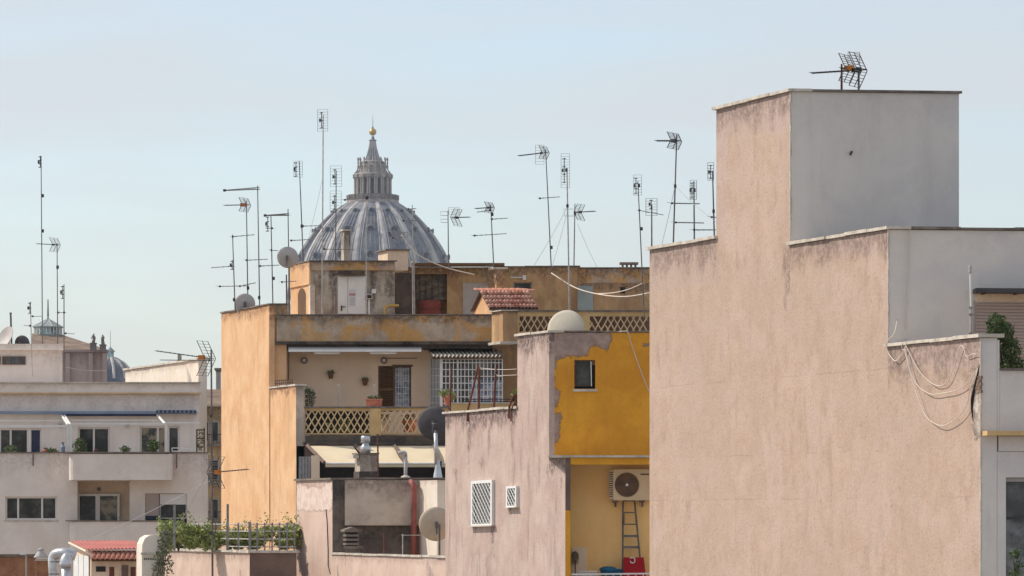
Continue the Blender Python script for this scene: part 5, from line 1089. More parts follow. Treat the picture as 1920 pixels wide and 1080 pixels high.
# awning cassettes and pergola arms
piece('awning_cassette', M['awning_blue'], wb, lambda m: m.pbox(-140, 771, 368, 776, Yp2 - .35, .33))
piece('awning_roll', M['navy'], wb, lambda m: m.pbox(114, 776.3, 292, 780, Yp2 - .3, .25))
st = piece('striped_valance', M['navy'], wb, lambda m: m.pbox(293, 769, 367, 774, Yp2 - .42, .05))
for k in range(9): piece('stripe', M['awning_blue'], st, lambda m: m.pbox(296 + 8 * k, 769.2, 299.5 + 8 * k, 773.8, Yp2 - .43, .008))
pg = piece('awning_frame', M['white_metal'], wb, lambda m: (m.pbox(-140, 797, 126, 800.5, Yw + .2, .08), m.pbox(133, 793, 311, 796, Yw + .2, .08), m.pbox(133, 787, 300, 788.5, Yp2 - .8, .05), m.pbox(-140, 788, 120, 789.5, Yp2 - .8, .05), m.pbox(313, 791, 374, 794, Yw + .5, .06)))
for x0, x1 in ((116, 127.5), (121, 132), (296, 311)): piece('arm', M['white_metal'], pg, lambda m: m.bar(W(x0, 779, Yp2 - .3), W(x1, 796, Yw + .24), .07, .07))
for x in (127.5, 133, 311): piece('post', M['white_metal'], pg, lambda m: m.pbox(x - 1.8, 796, x + 1.8, 850, Yw + .2, .08))
for x in (112, 237): piece('wall_lamp', M['dish_grey'], pg, lambda m: m.pbox(x - 3, 794, x + 3, 801, Yp2 - .15, .14))
# terrace bits
for lab, x, y, rx, rz in (('dark bushy potted plant beside the white awning post', 150, 838, 13, 16), ('low potted plant before the leftmost penthouse window', 20, 842, 12, 8), ('tiny potted plant between two penthouse windows', 235, 844, 8, 6), ('row of seedling pots left of the awning posts', 95, 846, 14, 4), ('leafy potted plant before the right penthouse window', 288, 836, 10, 12)):
    p_ = thing('potted_plant', lab, 'potted plant', W(x, 858, Yw + .5), 'plants on the white block terrace')
    piece('pot', M['terracotta'], p_, lambda m: m.lathe([(.001, 0), (.1, 0), (.15, .22), (.16, .28), (.12, .28)], W(x, 864, Yw + .5), 14))
    mb = MB(); leaves(mb, [(W(x, y, Yw + .5), (mm(rx, Yw), .25, mm(rz, Yw)), 1)], 330 if rz > 9 else 150, .09); mb.build('foliage', M['leaf'], p_)
for lab, x, c, h in (('blue grey bottle on the terrace edge right of seedlings', 118, 'awning_blue', 18), ('orange jar on the terrace edge beside the seedlings', 84, 'terracotta', 8), ('small brown jar on the terrace under the penthouse window', 180, 'rust', 8)):
    p_ = thing('jar', lab, 'jar', W(x, 850, Yw + .15)); piece('body', M[c], p_, lambda m: m.lathe([(.001, 0), (.07, 0), (.08, mm(h, Yw) * .6), (.04, mm(h, Yw) * .8), (.04, mm(h, Yw)), (.001, mm(h, Yw))], W(x, 849, Yw + .12), 12)); piece('lid', M['ant_dark'], p_, lambda m: m.lathe([(.05, 0), (.05, .03), (.001, .03)], W(x, 849 - h, Yw + .12), 12))
fc = thing('folding_rack', 'small white folding rack on the terrace at the right', 'rack', W(340, 852, Yw + .3))
piece('frame', M['white_metal'], fc, lambda m: [m.tube([W(a, b, Yw + .3), W(c, d, Yw + .3)], .015, 5) for a, b, c, d in ((322, 840, 337, 840), (322, 846, 337, 846), (322, 840, 324, 851), (337, 840, 336, 851), (337, 840, 366, 843))])
# stack of white lattice furniture at the end
fc = thing('trellis', 'dark trellis with climbing twigs at the right end of the terrace', 'trellis', W(378, 852, Yw + .4))
piece('frame', M['brown_wood'], fc, lambda m: [m.bar(W(a, b, Yw + .4), W(c, d, Yw + .4), .05) for a, b, c, d in ((369, 805, 369, 850), (383, 802, 383, 850), (369, 806, 383, 806), (369, 822, 383, 822), (369, 838, 383, 838))])
mb = MB(); leaves(mb, [(W(376, 825, Yw + .4), (.12, .1, .35), 1)], 120, .08); mb.build('foliage', M['leaf_olive'], fc)
# block on the roof
Yt = 151.0
tb = piece('roof_block', M['white_wall'], wb, lambda m: m.prism(V((xa(-140, Yt), Yt, 0)), FX * (xa(117, Yt) - xa(-140, Yt)), V((-S, 1, 0)) * 5, za(740, Yt), za(657, Yt), 0, .4))
piece('roof_block_band', M['white_wall'], wb, lambda m: m.prism(V((xa(-140, Yt), Yt - .15, 0)), FX * (xa(122, Yt) - xa(-140, Yt)), V((-S, 1, 0)) * 5, za(657, Yt) + .002, za(645, Yt), 0, .4, gl=.2))
window(wb, 4, 668, 48, 684, Yt - .05, (18, 33), 1.8, 'brown_plaster', 'glass_grey'); window(wb, -40, 668, 1, 684, Yt - .05, (), 1.8, 'brown_plaster', 'glass')
UW = xa(372, 150) + S * 150; w0 = V((xa(372, 150), 150, 0)); w1 = V((xa(235, UY(UW, 235)), UY(UW, 235), 0))
rwl = thing('roof_wall', 'sunlit white roof wall with stone coping behind the off white block', 'wall', (w0.x, w0.y, 20))
piece('wall', M['white_lit'], rwl, lambda m: m.prism(w0, FX * .3, w1 - w0, 20, CZ + 5.62, 0, .3, gl=.4)); coping(rwl, w0, FX * .3, w1 - w0, CZ + 5.62, .06, .08, 'coping')
for k in range(2): piece('pier', M['travertine'], rwl, lambda m: m.pbox(365 - 32 * k, 664 + 14 * (1 - k), 371 - 32 * k, 690, 151 + 4 * k, .4))
# ================================================================== far building seen in the gap
Yx = 215.0
fb = thing('far_building', 'distant brown building with balconies seen in the narrow gap beside the apricot wall', 'building', (xa(395, Yx), Yx, 0))
piece('wall', M['ochre'], fb, lambda m: m.prism(V((xa(360, Yx), Yx, 0)), FX * mm(75, Yx), V((-2, 6, 0)), 0, za(760, Yx), 0, .6, gl=2))
piece('roof', M['tile_far'], fb, lambda m: m.poly([W(356, 762, Yx - .5), W(436, 762, Yx - .5), W(430, 730, Yx + 4), W(362, 730, Yx + 4)]))
for j, y in enumerate((790, 862, 935)):
    for k in range(2):
        f_ = piece('window', M['frame_grey'], fb, lambda m: rect_frame(m, 378 + 18 * k, y, 392 + 18 * k, y + 38, Yx - .06, 1.5, .05)); piece('pane', M['glass'], f_, lambda m: m.pbox(379.5 + 18 * k, y + 1.5, 390.5 + 18 * k, y + 36.5, Yx - .03, .01))
    bl = piece('balcony_slab', M['coping_dark'], fb, lambda m: m.pbox(366, y + 42, 420, y + 46, Yx - .9, .9)); piece('balcony_rail', M['black'], bl, lambda m: (m.pbox(368, y + 24, 420, y + 25.5, Yx - .85, .05), [m.pbox(370 + 5 * q, y + 25, 371 + 5 * q, y + 42, Yx - .84, .03) for q in range(10)]))
p_ = thing('far_chimney', 'far grey chimney pillar rising beside the apricot wall', 'chimney', W(409, 760, 230)); piece('shaft', M['travertine'], p_, lambda m: m.pbox(405, 697, 413, 760, 230, .5)); piece('cap', M['coping_dark'], p_, lambda m: (m.pbox(402, 690, 416, 694, 229.8, .9), m.pbox(404, 694.2, 414, 697, 229.9, .7)))
# ================================================================== church with statues, lantern and small dome
Yk2 = 380.0
chh = thing('church', 'mauve church block with tiled hip roof and glazed octagonal lantern', 'church', (xa(150, Yk2), Yk2, 0))
piece('wall', M['mauve'], chh, lambda m: m.prism(V((xa(100, Yk2), Yk2, 0)), FX * mm(101, Yk2), V((-4, 12, 0)), 0, za(661, Yk2), 0, 1.2, gl=2))
piece('cornice', M['mauve'], chh, lambda m: m.prism(V((xa(98, Yk2), Yk2 - .5, 0)), FX * mm(105, Yk2), V((0, 1, 0)), za(661, Yk2) + .02, za(656, Yk2)))
for x in (127, 170, 196): piece('pilaster', M['mauve'], chh, lambda m: m.pbox(x - 4, 661.5, x + 4, 730, Yk2 - .3, .28))
piece('roof', M['tile_far'], chh, lambda m: (m.poly([W(60, 656, Yk2), W(203, 656, Yk2), W(118, 628, Yk2 + 12), W(60, 625, Yk2 + 12)])))
piece('drum', M['travertine'], chh, lambda m: m.lathe([(mm(32, 392), 0), (mm(32, 392), mm(9, 392)), (mm(29, 392), mm(12, 392)), (mm(29, 392), mm(16, 392))], W(90, 644, 392), 8, a0=math.pi / 8))
lt = piece('lantern', M['verdigris'], chh, lambda m: (m.lathe([(mm(29.5, 392), 0), (mm(29.5, 392), mm(1.5, 392)), (mm(27, 392), mm(1.5, 392))], W(90, 629, 392), 8, a0=math.pi / 8), m.lathe([(mm(29, 392), 0), (mm(30, 392), mm(1.5, 392)), (mm(3, 392), mm(15.5, 392)), (mm(1.2, 392), mm(20, 392)), (.1, mm(22, 392)), (.05, mm(53, 392))], W(90, 614.5, 392), 8, a0=math.pi / 8)))
piece('lantern_glass', M['green_glass'], lt, lambda m: m.lathe([(mm(25, 392), 0), (mm(25, 392), mm(13.5, 392))], W(90, 627.7, 392), 8, a0=math.pi / 8, cap=False))
for k in range(24):
    a = 2 * math.pi * k / 24; piece('lantern_mullion', M['frame_white'], lt, lambda m: m.tube([W(90, 627.6, 392) + V((math.cos(a) * 1.27, math.sin(a) * 1.27, 0)), W(90, 614.6, 392) + V((math.cos(a) * 1.27, math.sin(a) * 1.27, 0))], .05, 5))
for k in range(8):
    a = 2 * math.pi * k / 8 + math.pi / 8; c = W(90, 613, 392); piece('roof_rib', M['frame_white'], lt, lambda m: m.tube([c + V((math.cos(a) * 1.46, math.sin(a) * 1.46, .02)), c + V((math.cos(a) * .17, math.sin(a) * .17, .7))], .03, 4))
def statue(lab, x, y0, y1, lean):
    Yst = 379.0; h = mm(y1 - y0, Yst); b = W(x, y1, Yst); st_ = thing('statue', lab, 'statue', b, 'stone statues on the church roof')
    piece('pedestal', M['stone_far'], st_, lambda m: (m.box(b + V((0, 0, -mm(6, Yst))), (mm(11, Yst), .5, mm(12, Yst))), m.box(b + V((0, 0, .05)), (mm(13, Yst), .6, .1))))
    def body(m):
        n = 10; prof = [(0, .17, 0), (.15, .16, .0), (.35, .14, .02), (.5, .13, .03), (.62, .15, .02), (.74, .16, 0), (.82, .09, 0), (.85, .05, 0), (.88, .06, .01), (.93, .075, .02), (.98, .05, .02), (1, .01, .02)]
        rings = []
        for z, r, o in prof: rings.append([m.add(b + V((math.cos(2 * math.pi * k / n) * r * h * 1.15 + o * h * lean * 3, math.sin(2 * math.pi * k / n) * r * h * .8, z * h + .08)) ) for k in range(n)])
        for A, B in zip(rings, rings[1:]):
            for k in range(n): m.face((A[k], A[(k + 1) % n], B[(k + 1) % n], B[k]))
        m.tube([b + V((lean * .12 * h, -.08, .74 * h)), b + V((lean * .24 * h, -.15, .58 * h)), b + V((lean * .16 * h, -.2, .46 * h))], [.06 * h, .05 * h, .03 * h], 6)
        m.tube([b + V((-lean * .12 * h, -.08, .74 * h)), b + V((-lean * .2 * h, -.1, .55 * h)), b + V((-lean * .1 * h, -.2, .6 * h))], [.06 * h, .05 * h, .03 * h], 6)
    piece('figure', M['stone_far'], st_, body, True)
statue('broader stone statue on the church roof edge', 175, 627, 645, 1); statue('slimmer stone statue on the right corner of the church roof', 193, 629, 648, -.5)
Yj = 600.0; cj = W(207, 735, Yj); pj = lambda p: mm(p, Yj)
sd_ = thing('small_dome', 'small grey ribbed dome with glazed lantern beside the church', 'dome', (cj.x, cj.y, 0))
pr = [(pj(44), pj(0)), (pj(44), pj(20)), (pj(41), pj(24)), (pj(39), pj(34)), (pj(34), pj(46)), (pj(26), pj(54)), (pj(14), pj(61)), (pj(9), pj(63))]
piece('shell', M['lead'], sd_, lambda m: m.lathe(pr, cj, 32), True)
for k in range(12):
    a = 2 * math.pi * (k + .5) / 12; piece('rib', M['lead_rib'], sd_, lambda m: m.tube([cj + V((math.cos(a) * r, math.sin(a) * r, z)) for r, z in pr[2:]], .22, 5))
piece('lantern', M['verdigris'], sd_, lambda m: (m.lathe([(pj(9), pj(62)), (pj(9), pj(65)), (pj(7), pj(65))], cj, 12), m.lathe([(pj(8.5), pj(75)), (pj(8.5), pj(76.5)), (pj(1), pj(84)), (pj(.4), pj(86)), (pj(.4), pj(115))], cj, 12))); piece('lantern_glass', M['green_glass'], sd_, lambda m: m.lathe([(pj(6.5), pj(64)), (pj(6.5), pj(76))], cj, 12, cap=False))
piece('base', M['mauve'], sd_, lambda m: m.lathe([(pj(48), -cj.z), (pj(48), pj(-2)), (pj(45), pj(0))], cj, 32))
# ================================================================== great ribbed dome
YD2 = 1350.0; cx = 699.0; kp = YD2 / F
c0 = V((xa(cx, YD2), YD2, 0)); zz_ = lambda y: za(y, YD2)
gd = thing('great_dome', 'huge grey lead ribbed church dome with columned lantern and golden ball', 'dome', c0)
prof = [(160, 565), (158, 545), (152, 520), (143, 492), (137, 478), (126, 459), (117, 446), (107, 433), (94, 418), (80, 404), (64, 392), (50, 383), (44, 380)]
pw = [(r * kp, zz_(y)) for r, y in prof]
def interp(y):
    for (r0, y0), (r1, y1) in zip(prof, prof[1:]):
        if y1 <= y <= y0: t = (y0 - y) / (y0 - y1); return r0 + (r1 - r0) * t, (r1 - r0) / (y1 - y0)
    return prof[-1][0], 0
fine = [(interp(565 - 185 * k / 46)[0] * kp, zz_(565 - 185 * k / 46)) for k in range(47)]
def drum(m): m.lathe([(172 * kp, 0), (172 * kp, zz_(575)), (165 * kp, zz_(570)), (162 * kp, zz_(565))], c0, 64)
piece('drum', M['travertine'], gd, drum)
piece('shell', M['lead'], gd, lambda m: m.lathe(fine, c0, 128, cap=False), True)
for k in range(16):
    a = math.radians(11.25 + 22.5 * k) - math.pi / 2; tv = V((-math.sin(a), math.cos(a), 0)); rv = V((math.cos(a), math.sin(a), 0))
    def rib(m):
        rows = []
        for r, z in fine:
            w = (2.2 + 3.2 * r / (160 * kp)) * kp; h = 2.4 * kp
            P = [c0 + rv * (r - .3) + tv * w * 1.25 + V((0, 0, z)), c0 + rv * (r + h * .55) + tv * w * 1.2 + V((0, 0, z)), c0 + rv * (r + h * .55) + tv * w * .62 + V((0, 0, z)), c0 + rv * (r + h * 1.5) + tv * w * .5 + V((0, 0, z)),
                 c0 + rv * (r + h * 1.5) - tv * w * .5 + V((0, 0, z)), c0 + rv * (r + h * .55) - tv * w * .62 + V((0, 0, z)), c0 + rv * (r + h * .55) - tv * w * 1.2 + V((0, 0, z)), c0 + rv * (r - .3) - tv * w * 1.25 + V((0, 0, z))]
            rows.append([m.add(p) for p in P])
        for A, B in zip(rows, rows[1:]):
            for i in range(7): m.face((A[i], A[i + 1], B[i + 1], B[i]))
    piece('rib', M['lead_rib'], gd, rib)
    # lead roll seams in the bay and three tiers of dormers
    ac_ = a + math.radians(11.25)
    for da in (-.13, -.065, 0, .065, .13):
        a3 = ac_ + da
        piece('seam', M['lead_rib'] if abs(da) > .1 else M['lead'], gd, lambda m: m.tube([c0 + V((math.cos(a3) * (r + .1), math.sin(a3) * (r + .1), z)) for r, z in fine[:43:3]], .22, 4, cap=False))
    rv2 = V((math.cos(ac_), math.sin(ac_), 0)); tv2 = V((-math.sin(ac_), math.cos(ac_), 0))
    for y, w, hh in ((400, 4.2, 8), (437, 6.6, 14), (486, 7.0, 16)):
        r, slp = interp(y); ctr = c0 + rv2 * ((r + 1.5) * kp) + V((0, 0, zz_(y)))
        RM = Matrix((tv2, V((0, 0, 1)), rv2)).transposed()
        dm = piece('dormer', M['lead'], gd, lambda m: m.lathe([(w * kp * 1.0, -8 * kp), (w * kp * 1.1, 1.2 * kp), (w * kp * .86, 1.6 * kp), (w * kp * .84, .4 * kp)], ctr, 16, M=RM, cap=False))
        piece('dormer_opening', M['dome_dark'], dm, lambda m: m.lathe([(.01, .3 * kp), (w * kp * .86, .3 * kp)], ctr, 16, M=RM, cap=False))
        def hood(m):
            pts = [ctr + tv2 * math.cos(t) * w * kp * 1.25 + V((0, 0, math.sin(t) * w * kp * 1.1)) + rv2 * 1.6 * kp for t in [math.pi * i / 8 for i in range(9)]]
            m.tube(pts, .26, 5)
        piece('dormer_hood', M['lead'], dm, hood)
# platform and lantern
piece('platform', M['travertine'], gd, lambda m: m.lathe([(44 * kp, zz_(384)), (49 * kp, zz_(382)), (49 * kp, zz_(377)), (47 * kp, zz_(376)), (47 * kp, zz_(375))], c0, 48))
rg = piece('platform_railing', M['stone_far'], gd, lambda m: (m.lathe([(46.6 * kp, zz_(367.5)), (47.4 * kp, zz_(367.5)), (47.4 * kp, zz_(366)), (46.6 * kp, zz_(366)), (46.6 * kp, zz_(367.5))], c0, 48, cap=False)))
bmesh_ = LM('baluster', M['stone_far'], lambda m: m.box((0, 0, 0), (.22, .22, 8.3 * kp)))
for k in range(96):
    a = 2 * math.pi * k / 96; inst(bmesh_, 'baluster', rg, c0 + V((math.cos(a) * 47 * kp, math.sin(a) * 47 * kp, zz_(371.2))), (0, 0, a))
for k in range(16):
    a = 2 * math.pi * k / 16; inst(bmesh_, 'railing_pier', rg, c0 + V((math.cos(a) * 47 * kp, math.sin(a) * 47 * kp, zz_(371))), (0, 0, a), (3.5, 3.5, 1.1))
piece('lantern_core', M['travertine'], gd, lambda m: m.lathe([(26 * kp, zz_(376)), (26 * kp, zz_(332))], c0, 32))
colm = LM('column', M['travertine'], lambda m: m.lathe([(2.1 * kp, 0), (2.1 * kp, 1.5 * kp), (1.5 * kp, 2.2 * kp), (1.35 * kp, 27 * kp), (2 * kp, 29.5 * kp), (2.1 * kp, 31 * kp)], (0, 0, 0), 10), True)
openm = LM('lantern_window', M['dome_dark'], lambda m: (m.box((0, 0, 14 * kp), (.3, 8 * kp, 27 * kp)), m.lathe([(.01, -.15), (4 * kp, -.15), (4 * kp, .15), (.01, .15)], (0, 0, 27 * kp), 14, M=Matrix.Rotation(math.radians(90), 3, 'Y'))))
for k in range(16):
    a = math.radians(11.25 + 22.5 * k) - math.pi / 2
    piece('buttress', M['travertine'], gd, lambda m: m.box(c0 + V((math.cos(a) * 29 * kp, math.sin(a) * 29 * kp, (zz_(365) + zz_(333)) / 2)), (9 * kp, 3.2 * kp, 33 * kp), a))
    for da in (-.062, .062): inst(colm, 'column', gd, c0 + V((math.cos(a + da) * 34.3 * kp, math.sin(a + da) * 34.3 * kp, zz_(365.5))), (0, 0, a))
    piece('entablature', M['travertine'], gd, lambda m: m.box(c0 + V((math.cos(a) * 33 * kp, math.sin(a) * 33 * kp, (zz_(334) + zz_(328)) / 2)), (9.5 * kp, 8.5 * kp, 6 * kp), a))
    a2 = a + math.radians(11.25); inst(openm, 'lantern_window', gd, c0 + V((math.cos(a2) * 26.2 * kp, math.sin(a2) * 26.2 * kp, zz_(366))), (0, 0, a2))
    # volute and candelabrum over each pair
    piece('volute', M['travertine'], gd, lambda m: m.tube([c0 + V((math.cos(a) * r * kp, math.sin(a) * r * kp, zz_(y))) for r, y in ((34, 326), (31.5, 323), (29, 319), (28, 313))], [1.6 * kp, 1.4 * kp, 1.1 * kp, .9 * kp], 6))
    piece('candelabrum', M['travertine'], gd, lambda m: m.lathe([(1.7 * kp, zz_(316)), (1.7 * kp, zz_(312)), (.8 * kp, zz_(310)), (1.5 * kp, zz_(306)), (.8 * kp, zz_(302)), (1.7 * kp, zz_(300)), (1.7 * kp, zz_(298)), (.2, zz_(296))], c0 + V((math.cos(a) * 28 * kp, math.sin(a) * 28 * kp, 0)), 8))
piece('lantern_base', M['travertine'], gd, lambda m: m.lathe([(37 * kp, zz_(376)), (37 * kp, zz_(366)), (35 * kp, zz_(365))], c0, 32))
piece('cornice', M['travertine'], gd, lambda m: m.lathe([(33 * kp, zz_(334)), (36 * kp, zz_(330)), (37.5 * kp, zz_(328)), (36 * kp, zz_(326)), (29 * kp, zz_(325))], c0, 32))
piece('attic', M['travertine'], gd, lambda m: m.lathe([(27 * kp, zz_(326)), (25 * kp, zz_(313)), (26.5 * kp, zz_(312)), (26.5 * kp, zz_(310)), (22 * kp, zz_(309)), (21 * kp, zz_(303)), (18 * kp, zz_(301))], c0, 32))
cone = [(17, 303), (12.5, 297), (9.4, 288), (7, 279), (5, 268), (5, 265), (7.2, 264), (7.2, 262.5), (4, 261.5), (2.6, 258), (2.6, 255.5)]
piece('spire', M['lead'], gd, lambda m: m.lathe([(r * kp, zz_(y)) for r, y in cone], c0, 24), True)
for k in range(16):
    a = 2 * math.pi * k / 16; piece('spire_rib', M['lead_rib'], gd, lambda m: m.tube([c0 + V((math.cos(a) * (r + .3) * kp, math.sin(a) * (r + .3) * kp, zz_(y))) for r, y in cone[:6]], .18, 4))
    if k % 2 == 0: piece('spire_dormer', M['dome_dark'], gd, lambda m: m.box(c0 + V((math.cos(a + .2) * 22 * kp, math.sin(a + .2) * 22 * kp, zz_(306))), (.5, 4.2 * kp, 3 * kp), a + .2))
piece('ball', M['gilt'], gd, lambda m: m.lathe([(max(.01, 6.9 * kp * math.sin(math.pi * i / 12)), zz_(247.5) - 6.9 * kp * math.cos(math.pi * i / 12)) for i in range(13)], c0, 24), True)
cr_ = piece('cross', M['stone_far'], gd, lambda m: (m.tube([c0 + V((0, 0, zz_(241))), c0 + V((0, 0, zz_(236))), c0 + V((0, 0, zz_(217)))], [.16, .09, .05], 6), m.lathe([(2.0 * kp, zz_(241)), (1.2 * kp, zz_(238)), (.2, zz_(237))], c0, 10)))
# ================================================================== bottom left corner
Yz1 = 106.0
ht = thing('roof_hut', 'small pale hut with red corrugated roof at the bottom left', 'hut', W(210, 1200, Yz1))
uh = xa(168, Yz1); dv = V((-S, 1, 0)) * 2.0
piece('wall', M['cream'], ht, lambda m: m.prism(V((uh + .03, Yz1 + .12, 0)), FX * mm(112, Yz1), dv * .9, za(1200, Yz1), za(1033, Yz1), 0, .3))
for k in range(3): piece('door_panel', M['white_metal'], ht, lambda m: m.prism(V((uh, Yz1 + .12, 0)) + dv * (.06 + .28 * k) - V((.012, 0, 0)), V((.02, 0, 0)), dv * .25, za(1190, Yz1), za(1042, Yz1)))
piece('doorway', M['dark'], ht, lambda m: (m.pbox(180, 1062, 198, 1072, Yz1 + .1, .018),)); 
for x in (205, 245): piece('stain_panel', M['rust'], ht, lambda m: m.pbox(x, 1063, x + 9, 1110, Yz1 + .1, .018))
piece('pillar', M['brown_plaster'], ht, lambda m: m.pbox(228, 1060, 240, 1120, Yz1 + .06, .05))
rs_ = MB(); e0, e1 = W(164, 1030, Yz1 - .05), W(284, 1027, Yz1 - .05); b0_ = e0 + V((-.62, 1.9, .34)); b1_ = e1 + V((-.62, 1.9, .34)); b0_.z = za(1014, b0_.y); b1_.z = b0_.z
corr(rs_, b0_, b1_, e0, e1, 17, .022); rs_.build('roof_sheet', M['red_sheet'], ht)
piece('fascia', M['cream'], ht, lambda m: m.bar(b0_ + V((-.02, 0, -.05)), e0 + V((-.02, 0, -.05)), .04, .07))
tm = LM('tile', M['tile_old'], tilemesh, True)
for k in range(11): inst(tm, 'tile', ht, W(174 + 9.2 * k, 1052, Yz1 - .3), (math.radians(26), 0, 0), (1.0, 1.0, 1.0))
piece('tile_batten', M['brown_wood'], ht, lambda m: m.pbox(172, 1047, 272, 1052.5, Yz1 - .12, .2))
# vaulted white dormer head
Yv2 = 103.0
vt = thing('vaulted_chimney', 'white plastered rounded chimney head beside the red roofed hut', 'chimney', W(288, 1200, Yv2))
def vault(m):
    ps = [(266, 1200), (266, 1035), (267, 1020), (272, 1009), (281, 1003.5), (292, 1003), (300, 1007), (305, 1014), (307, 1026), (308, 1200)]
    A = [m.add(W(x, y, Yv2)) for x, y in ps]; B = [m.add(W(x, y, Yv2) + V((-.2, .8, 0))) for x, y in ps]
    m.face(A[::-1]); m.face(B)
    for i in range(len(ps) - 1): m.face((A[i], A[i + 1], B[i + 1], B[i]))
piece('shaft', M['white_lit'], vt, vault); piece('string_course', M['coping'], vt, lambda m: m.pbox(264, 1036, 309, 1040, Yv2 - .05, .5))
piece('vent_slot', M['dark'], vt, lambda m: [m.pbox(270 + 4 * k, 1046, 272 + 4 * k, 1050, Yv2 - .01, .02) for k in range(6)])
# planted terrace with railing
UT = xa(468, 110) + S * 110; t0_ = V((xa(468, 110), 110, 0)); t1_ = V((xa(306, UY(UT, 306)), UY(UT, 306), 0))
pt_ = thing('planted_terrace', 'pink walled roof terrace with railing and plants at the foot of the apricot wall', 'building', (t0_.x, t0_.y, 0))
zTt = za(1037, 110)
mb = MB(); mb.prism(t0_, FX * mm(88, 110), t1_ - t0_, 0, zTt, (0, 1, 1, 1, 2), .2, gl=.4); mb.build('wall', [M['rose_plain'], M['brown_plaster'], M['membrane']], pt_)  # front painted brown: the shade on that side is in its colour
coping(pt_, t0_, FX * mm(88, 110), t1_ - t0_, zTt, .06, .06, 'coping')
rl_ = piece('railing', M['dish_grey'], pt_, lambda m: [(m.tube([t1_ + V((0, -.1, zTt + .06 + h)), t0_ + V((.02, .05, zTt + .06 + h))], .014, 6), m.tube([t0_ + V((.02, .05, zTt + .06 + h)), t0_ + V((mm(86, 110), .05, zTt + .06 + h))], .014, 6)) for h in (.1, .3, .5, .68)])
for k in range(9):
    p = t1_.lerp(t0_, k / 8) + V((.01, .02, zTt + .06)); piece('post', M['galv'], rl_, lambda m: m.bar(p, p + V((0, 0, .72)), .05))
for k in range(1, 7):
    p = t0_ + V((mm(14 * k, 110), .05, zTt + .06)); piece('post', M['galv'], rl_, lambda m: m.bar(p, p + V((0, 0, .72)), .04))
for x in (327, 427, 468): piece('tall_post', M['galv'], rl_, lambda m: m.bar(W(x, 1032, 111.5 if x < 440 else 110.2), W(x, 945 if x < 440 else 978, 111.5 if x < 440 else 110.2), .06))
hedge = [('bushy light green shrub over the left end of the railing', 335, 1000, 28, 26, 900), ('light green shrub behind the middle of the railing', 385, 1004, 26, 22, 700), ('yellow green shrub behind the railing left of the corner', 432, 1006, 22, 20, 600), ('green shrub behind the railing at the terrace corner', 482, 1004, 22, 20, 600), ('green shrub at the right end of the railing by the rose wall', 528, 1003, 26, 22, 700)]
for lab, x, y, rx, rz, n in hedge:
    Yq_ = 113.0; p_ = thing('terrace_shrub', lab, 'shrub', W(x, 1036, Yq_), 'shrubs along the terrace railing')
    piece('stem', M['stem'], p_, lambda m: [m.tube([W(x, 1034, Yq_), W(x + random.uniform(-rx, rx) * .4, y + 5, Yq_), W(x + random.uniform(-rx, rx) * .8, y - rz * .6, Yq_)], [.02, .012, .005], 5) for _ in range(6)])
    bl = [(W(x + random.uniform(-rx, rx) * .95, y + 3 + random.uniform(-rz, rz) * .65, Yq_ + random.uniform(-.2, .2)), (mm(rx, Yq_) * random.uniform(.4, .75), .3, mm(rz, Yq_) * random.uniform(.35, .6)), 1) for _ in range(14)]
    mb = MB(); leaves(mb, bl, int(n * 1.6), .12); leaves(mb, bl, n * 3, .06); leaves(mb, [(b_[0] + V((random.uniform(-.3, .3), 0, random.uniform(.1, .4))), (.08, .08, .16), 1) for b_ in bl], n // 4, .07); mb.build('foliage', M['leaf_light'], p_)
iv = thing('ivy', 'trailing ivy hanging down the right side of the white chimney head', 'ivy', W(303, 1100, 102.7))
piece('stem', M['stem'], iv, lambda m: [m.tube(smooth_path([W(306 + 3 * k, 1012, 102.9), W(302 + 3 * k, 1040, 102.85), W(296 + 4 * k, 1075, 102.85), W(292 + 5 * k, 1110, 102.85)], 4), .01, 5) for k in range(4)])
mb = MB(); leaves(mb, [(W(308, 1022, 102.85), (.16, .15, .22), 1), (W(304, 1046, 102.8), (.18, .12, .22), 1), (W(298, 1070, 102.8), (.2, .12, .24), 1), (W(318, 1060, 102.9), (.09, .1, .25), .4), (W(312, 1004, 102.95), (.16, .15, .14), .8)], 800, .07); mb.build('foliage', M['leaf_olive'], iv)
# ducts
dk = thing('ventilation_duct', 'large bright metal ventilation duct with bends at the bottom left', 'duct', W(115, 1120, 100))
Rr = mm(10, 100)
piece('elbow', M['steel_bright'], dk, lambda m: m.tube(smooth_path([W(104, 1120, 100.6), W(100, 1060, 100.6), W(101, 1044, 100.6), W(109, 1038, 100.5), (W(124, 1037, 100.4)), W(142, 1042, 100.4)], 5), Rr, 16), True)
piece('hood', M['steel_bright'], dk, lambda m: m.lathe([(Rr * 1.25, 0), (Rr * 1.3, .06), (Rr * .95, .22), (Rr * .4, .3), (.01, .32)], W(124, 1062, 99.6), 18), True)
piece('riser', M['steel_bright'], dk, lambda m: m.tube([W(124, 1130, 99.6), W(124, 1062, 99.6)], Rr * .9, 16), True)
for y in (1052, 1075): piece('band', M['galv'], dk, lambda m: m.tube([W(101, y, 100.6), W(101, y + 2.5, 100.6)], Rr * 1.06, 16))
ck_ = thing('capped_vent', 'round grey capped vent beside the big metal duct', 'vent', W(76, 1110, 101))
piece('shaft', M['old_brick'], ck_, lambda m: m.pbox(68, 1052, 100, 1130, 101.2, .4)); piece('cap', M['dish_grey'], ck_, lambda m: m.lathe([(.17, 0), (.17, .03), (.08, .14), (.07, .18), (.09, .19), (.01, .24)], W(77, 1046, 101.2), 18), True); piece('lid', M['coping'], ck_, lambda m: m.pbox(66, 1047.5, 102, 1051.8, 101.15, .5))
wl = thing('boundary_wall', 'old orange brick wall with dark coping in the bottom left corner', 'wall', W(20, 1200, 104))
